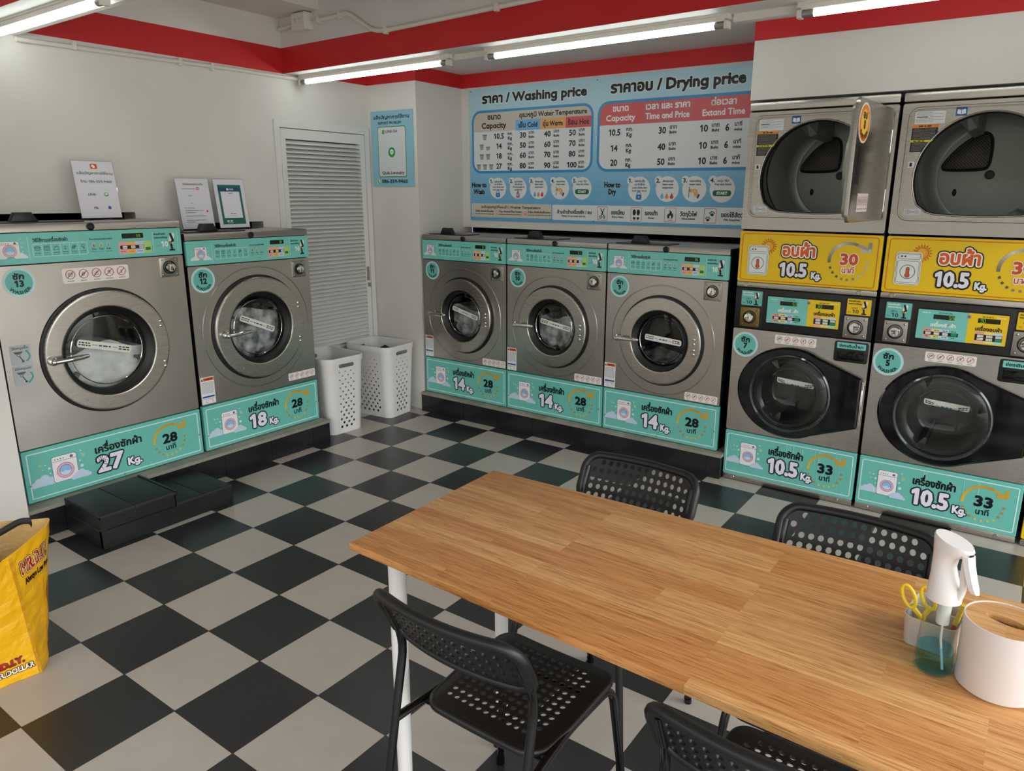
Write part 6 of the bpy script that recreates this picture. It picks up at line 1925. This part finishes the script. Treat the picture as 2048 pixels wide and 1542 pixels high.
# ------------------------------------------------------------------ yellow shopping bag
BAGM = mat('woven_bag', '#ffffff', 0.30, 0, 0.5)
_a = N(BAGM, 'ShaderNodeAttribute', attribute_name='ink'); L(BAGM, _a.outputs['Color'], bsdf(BAGM).inputs['Base Color'])
add_bump(BAGM, (1, 1, 2.2), 22, 0.35, 0.010, 4)
bot = [(-0.232, -0.452), (-0.262, -0.425), (-0.290, -0.408), (-0.36, -0.400), (-0.44, -0.405), (-0.50, -0.425), (-0.53, -0.52), (-0.545, -0.68), (-0.555, -0.84), (-0.50, -0.872), (-0.43, -0.88), (-0.36, -0.884), (-0.295, -0.888), (-0.275, -0.74), (-0.250, -0.58)]
top = [(-0.258, -0.474), (-0.300, -0.395), (-0.345, -0.330), (-0.400, -0.299), (-0.448, -0.318), (-0.540, -0.395), (-0.575, -0.52), (-0.590, -0.68), (-0.60, -0.85), (-0.53, -0.885), (-0.45, -0.905), (-0.37, -0.915), (-0.300, -0.925), (-0.245, -0.74), (-0.232, -0.58)]
topz = [0.420, 0.434, 0.444, 0.444, 0.436, 0.430, 0.430, 0.428, 0.42, 0.42, 0.42, 0.42, 0.42, 0.400, 0.398]
NB = len(bot)
def bagpt(s, t, off=0.0):
    """s = perimeter position 0..NB (0 is the seam edge nearest the camera), t = height 0..1"""
    def at(P, s):
        i = int(math.floor(s)) % NB; f = s - math.floor(s)
        p0, p1, p2, p3 = P[(i - 1) % NB], P[i], P[(i + 1) % NB], P[(i + 2) % NB]
        if i == 0: p0 = tuple(2 * a - c for a, c in zip(p1, p2))
        if i == NB - 1: p3 = tuple(2 * a - c for a, c in zip(p2, p1))
        return [0.5 * (2 * b1 + (c1 - a1) * f + (2 * a1 - 5 * b1 + 4 * c1 - d1) * f * f + (3 * b1 - a1 - 3 * c1 + d1) * f ** 3) for a1, b1, c1, d1 in zip(p0, p1, p2, p3)]
    B_, T_ = at(bot, s), at(top, s)
    z_ = at([(z,) for z in topz], s)[0]
    k = t
    x = B_[0] + (T_[0] - B_[0]) * k; y = B_[1] + (T_[1] - B_[1]) * k
    w_ = 0.006 * noise3(x, y, t, 9) * sin(pi * min(1, t * 1.1)) + 0.0035 * noise3(x * 2, y * 2, t * 1.5, 14)
    return Vector((x, y, z_ * t + 0.001)), w_
def bagsurf(s, t, off):
    p, w_ = bagpt(s, t)
    e_ = 0.02
    d = bagpt(s + e_, t)[0] - bagpt(s - e_, t)[0]
    n = Vector((d.y, -d.x, 0)); n.normalize()
    n = -n if n.dot(Vector((p.x + 0.42, p.y + 0.62, 0))) < 0 else n
    return tuple(p + n * (w_ + off))
bag = thing('shopping_bag', 'yellow woven shopping bag full of clothes at the left edge', 'bag', (0, 0, 0))
b = MB()
M_, Tn = 90, 22
YB = '#f0b211'
b.loft([[bagsurf(NB * i / M_, j / Tn, 0) for i in range(M_)] for j in range(Tn + 1)], 0, YB)
b.loft([[bagsurf(NB * i / M_, j / Tn, -0.003) for i in range(M_)] for j in range(Tn, -1, -1)], 0, '#c8a468')
b.loft([[bagsurf(NB * i / M_, 1.0, o_) for i in range(M_)] for o_ in (-0.003, 0.0)], 0, YB)
b.add([bagsurf(NB * i / M_, 0.004, -0.001) for i in range(M_)], [tuple(range(M_))], 0, YB)
def bag_art(A, s0, t0, ds, dt, skew=0.0):
    b.art(A, lambda x, y, d: bagsurf(s0 + x * ds, t0 + y * dt + x * skew, d + 0.0008), 0.0)
# seams
for s in (0.0, 5.0, 8.0, 12.0):
    A = Art()
    for k in range(60): A.rect(-0.05, k / 61, 0.05, (k + 1) / 61, '#d0921a', 4)
    bag_art(A, s, 0.0, 1.0, 1.0)
A = Art()
A.text('MR.D.I.Y.', 0.0, 0.0, 0.040, '#a81f1c', 'l', w=0.150, bold=0.05, l=3, out=0.0042, oc='#f4dfa0')
pos = [p for p in A.P]
A2 = Art(); A2.text('MR.D.I.Y.', 0.0, 0.0, 0.040, '#1a1410', 'l', w=0.150, bold=0.0, l=1, out=0.0058, oc='#1a1410')
A2.P = [p for p in A2.P if p[3] == 1]
bag_art(A2, 0.30, 0.80, 11.5, 2.35, 0.0); bag_art(A, 0.30, 0.80, 11.5, 2.35, 0.0)
A = Art(); A.text('Always Low Prices', 0.0, 0.0, 0.018, '#17120c', 'l', w=0.160, bold=0.06, l=2); bag_art(A, 0.36, 0.72, 11.5, 2.35, 0.0)
A = Art()   # large outlined orange panel with rotated lettering, wrapping out of sight
A.line([(2.6, .68), (1.55, .645), (1.52, .34), (1.75, .15), (2.6, .21)], 0.035, '#d9701a', 1, False, False)
A.line([(1.95, .60), (1.88, .40), (1.96, .29), (2.5, .27)], 0.02, '#d9701a', 1, False, False)
A.poly([(2.0, .56), (2.0, .44), (2.25, .42), (2.25, .58)], '#dd7a3a', 1); A.poly([(2.0, .40), (2.0, .31), (2.3, .30), (2.3, .40)], '#dd7a3a', 1)
bag_art(A, 0.0, 0.0, 1.0, 1.0)
A = Art(); A.text('MR.D.I.Y.', 0.0, 0.0, 0.020, '#a81f1c', 'r', w=0.125, bold=0.08, l=2, out=0.0030, oc='#2a1c10'); bag_art(A, NB - 0.28, 0.15, 7.5, 2.4)
A = Art(); A.text('MR.DOLLAR', 0.0, 0.0, 0.017, '#f2ead8', 'r', w=0.12, bold=0.05, l=2, out=0.0032, oc='#2a241a'); bag_art(A, NB - 0.10, 0.08, 7.5, 2.4)
b.build('bag_body', BAGM, bag, 0)
for k, pth in enumerate(([(-0.462, -0.322, 0.34), (-0.460, -0.325, 0.43), (-0.470, -0.36, 0.440), (-0.465, -0.46, 0.412), (-0.47, -0.58, 0.405), (-0.53, -0.68, 0.42), (-0.560, -0.71, 0.38)],
                         [(-0.262, -0.52, 0.34), (-0.262, -0.525, 0.402), (-0.30, -0.53, 0.425), (-0.40, -0.50, 0.40), (-0.44, -0.60, 0.405), (-0.35, -0.74, 0.42), (-0.262, -0.75, 0.395)])):
    b = MB(); q = fillet(pth, 0.05, 6); b.tube(q, 0.011, 8, 0, None, True, False, 0.003)
    b.build('bag_handle', mat('webbing_black', '#0d0d0f', 0.6), bag)
def cloth(name, label, loc, r, sc_, mt, seed):
    b = MB(); rings = []
    n = 18
    for j in range(n + 1):
        t_ = pi * j / n; ring = []
        for i in range(30):
            a = 2 * pi * i / 30
            d = Vector((sin(t_) * cos(a), sin(t_) * sin(a), cos(t_)))
            k = 1 + .22 * noise.noise(d * 2.4 + Vector((seed, 0, 0))) + .10 * noise.noise(d * 7 + Vector((0, seed, 0)))
            ring.append((d.x * r * sc_[0] * k, d.y * r * sc_[1] * k, d.z * r * sc_[2] * k))
        rings.append(ring)
    b.loft(rings)
    o = b.build(name, mt, None, 60); o.location = loc
    return tag(o, label, 'clothing', 'clothes in the yellow bag')
CW = mat('towel_white', '#c6bfb4', 0.9); mottle(CW, '#7f8a55', '#c9c3ba', 16, (1, 1, .3), .40, .44)
CN = mat('navy_cloth', '#1d2433', 0.85); mottle(CN, '#10141d', '#2f3b55', 20)
cloth('towel', 'crumpled white towel with a green stripe at the left in the bag', (-0.40, -0.67, 0.20), 0.17, (.56, .62, 0.92), CW, 2.0)
cloth('denim_cloth', 'crumpled blue cloth in the middle of the bag', (-0.375, -0.520, 0.19), 0.16, (.46, .24, 1.0), CN, 5.0)
cloth('dark_shirt', 'black garment in the bag next to the strap', (-0.405, -0.445, 0.19), 0.16, (.42, .17, 0.98), mat('black_cloth', '#0c0c0d', 0.8), 8.0)
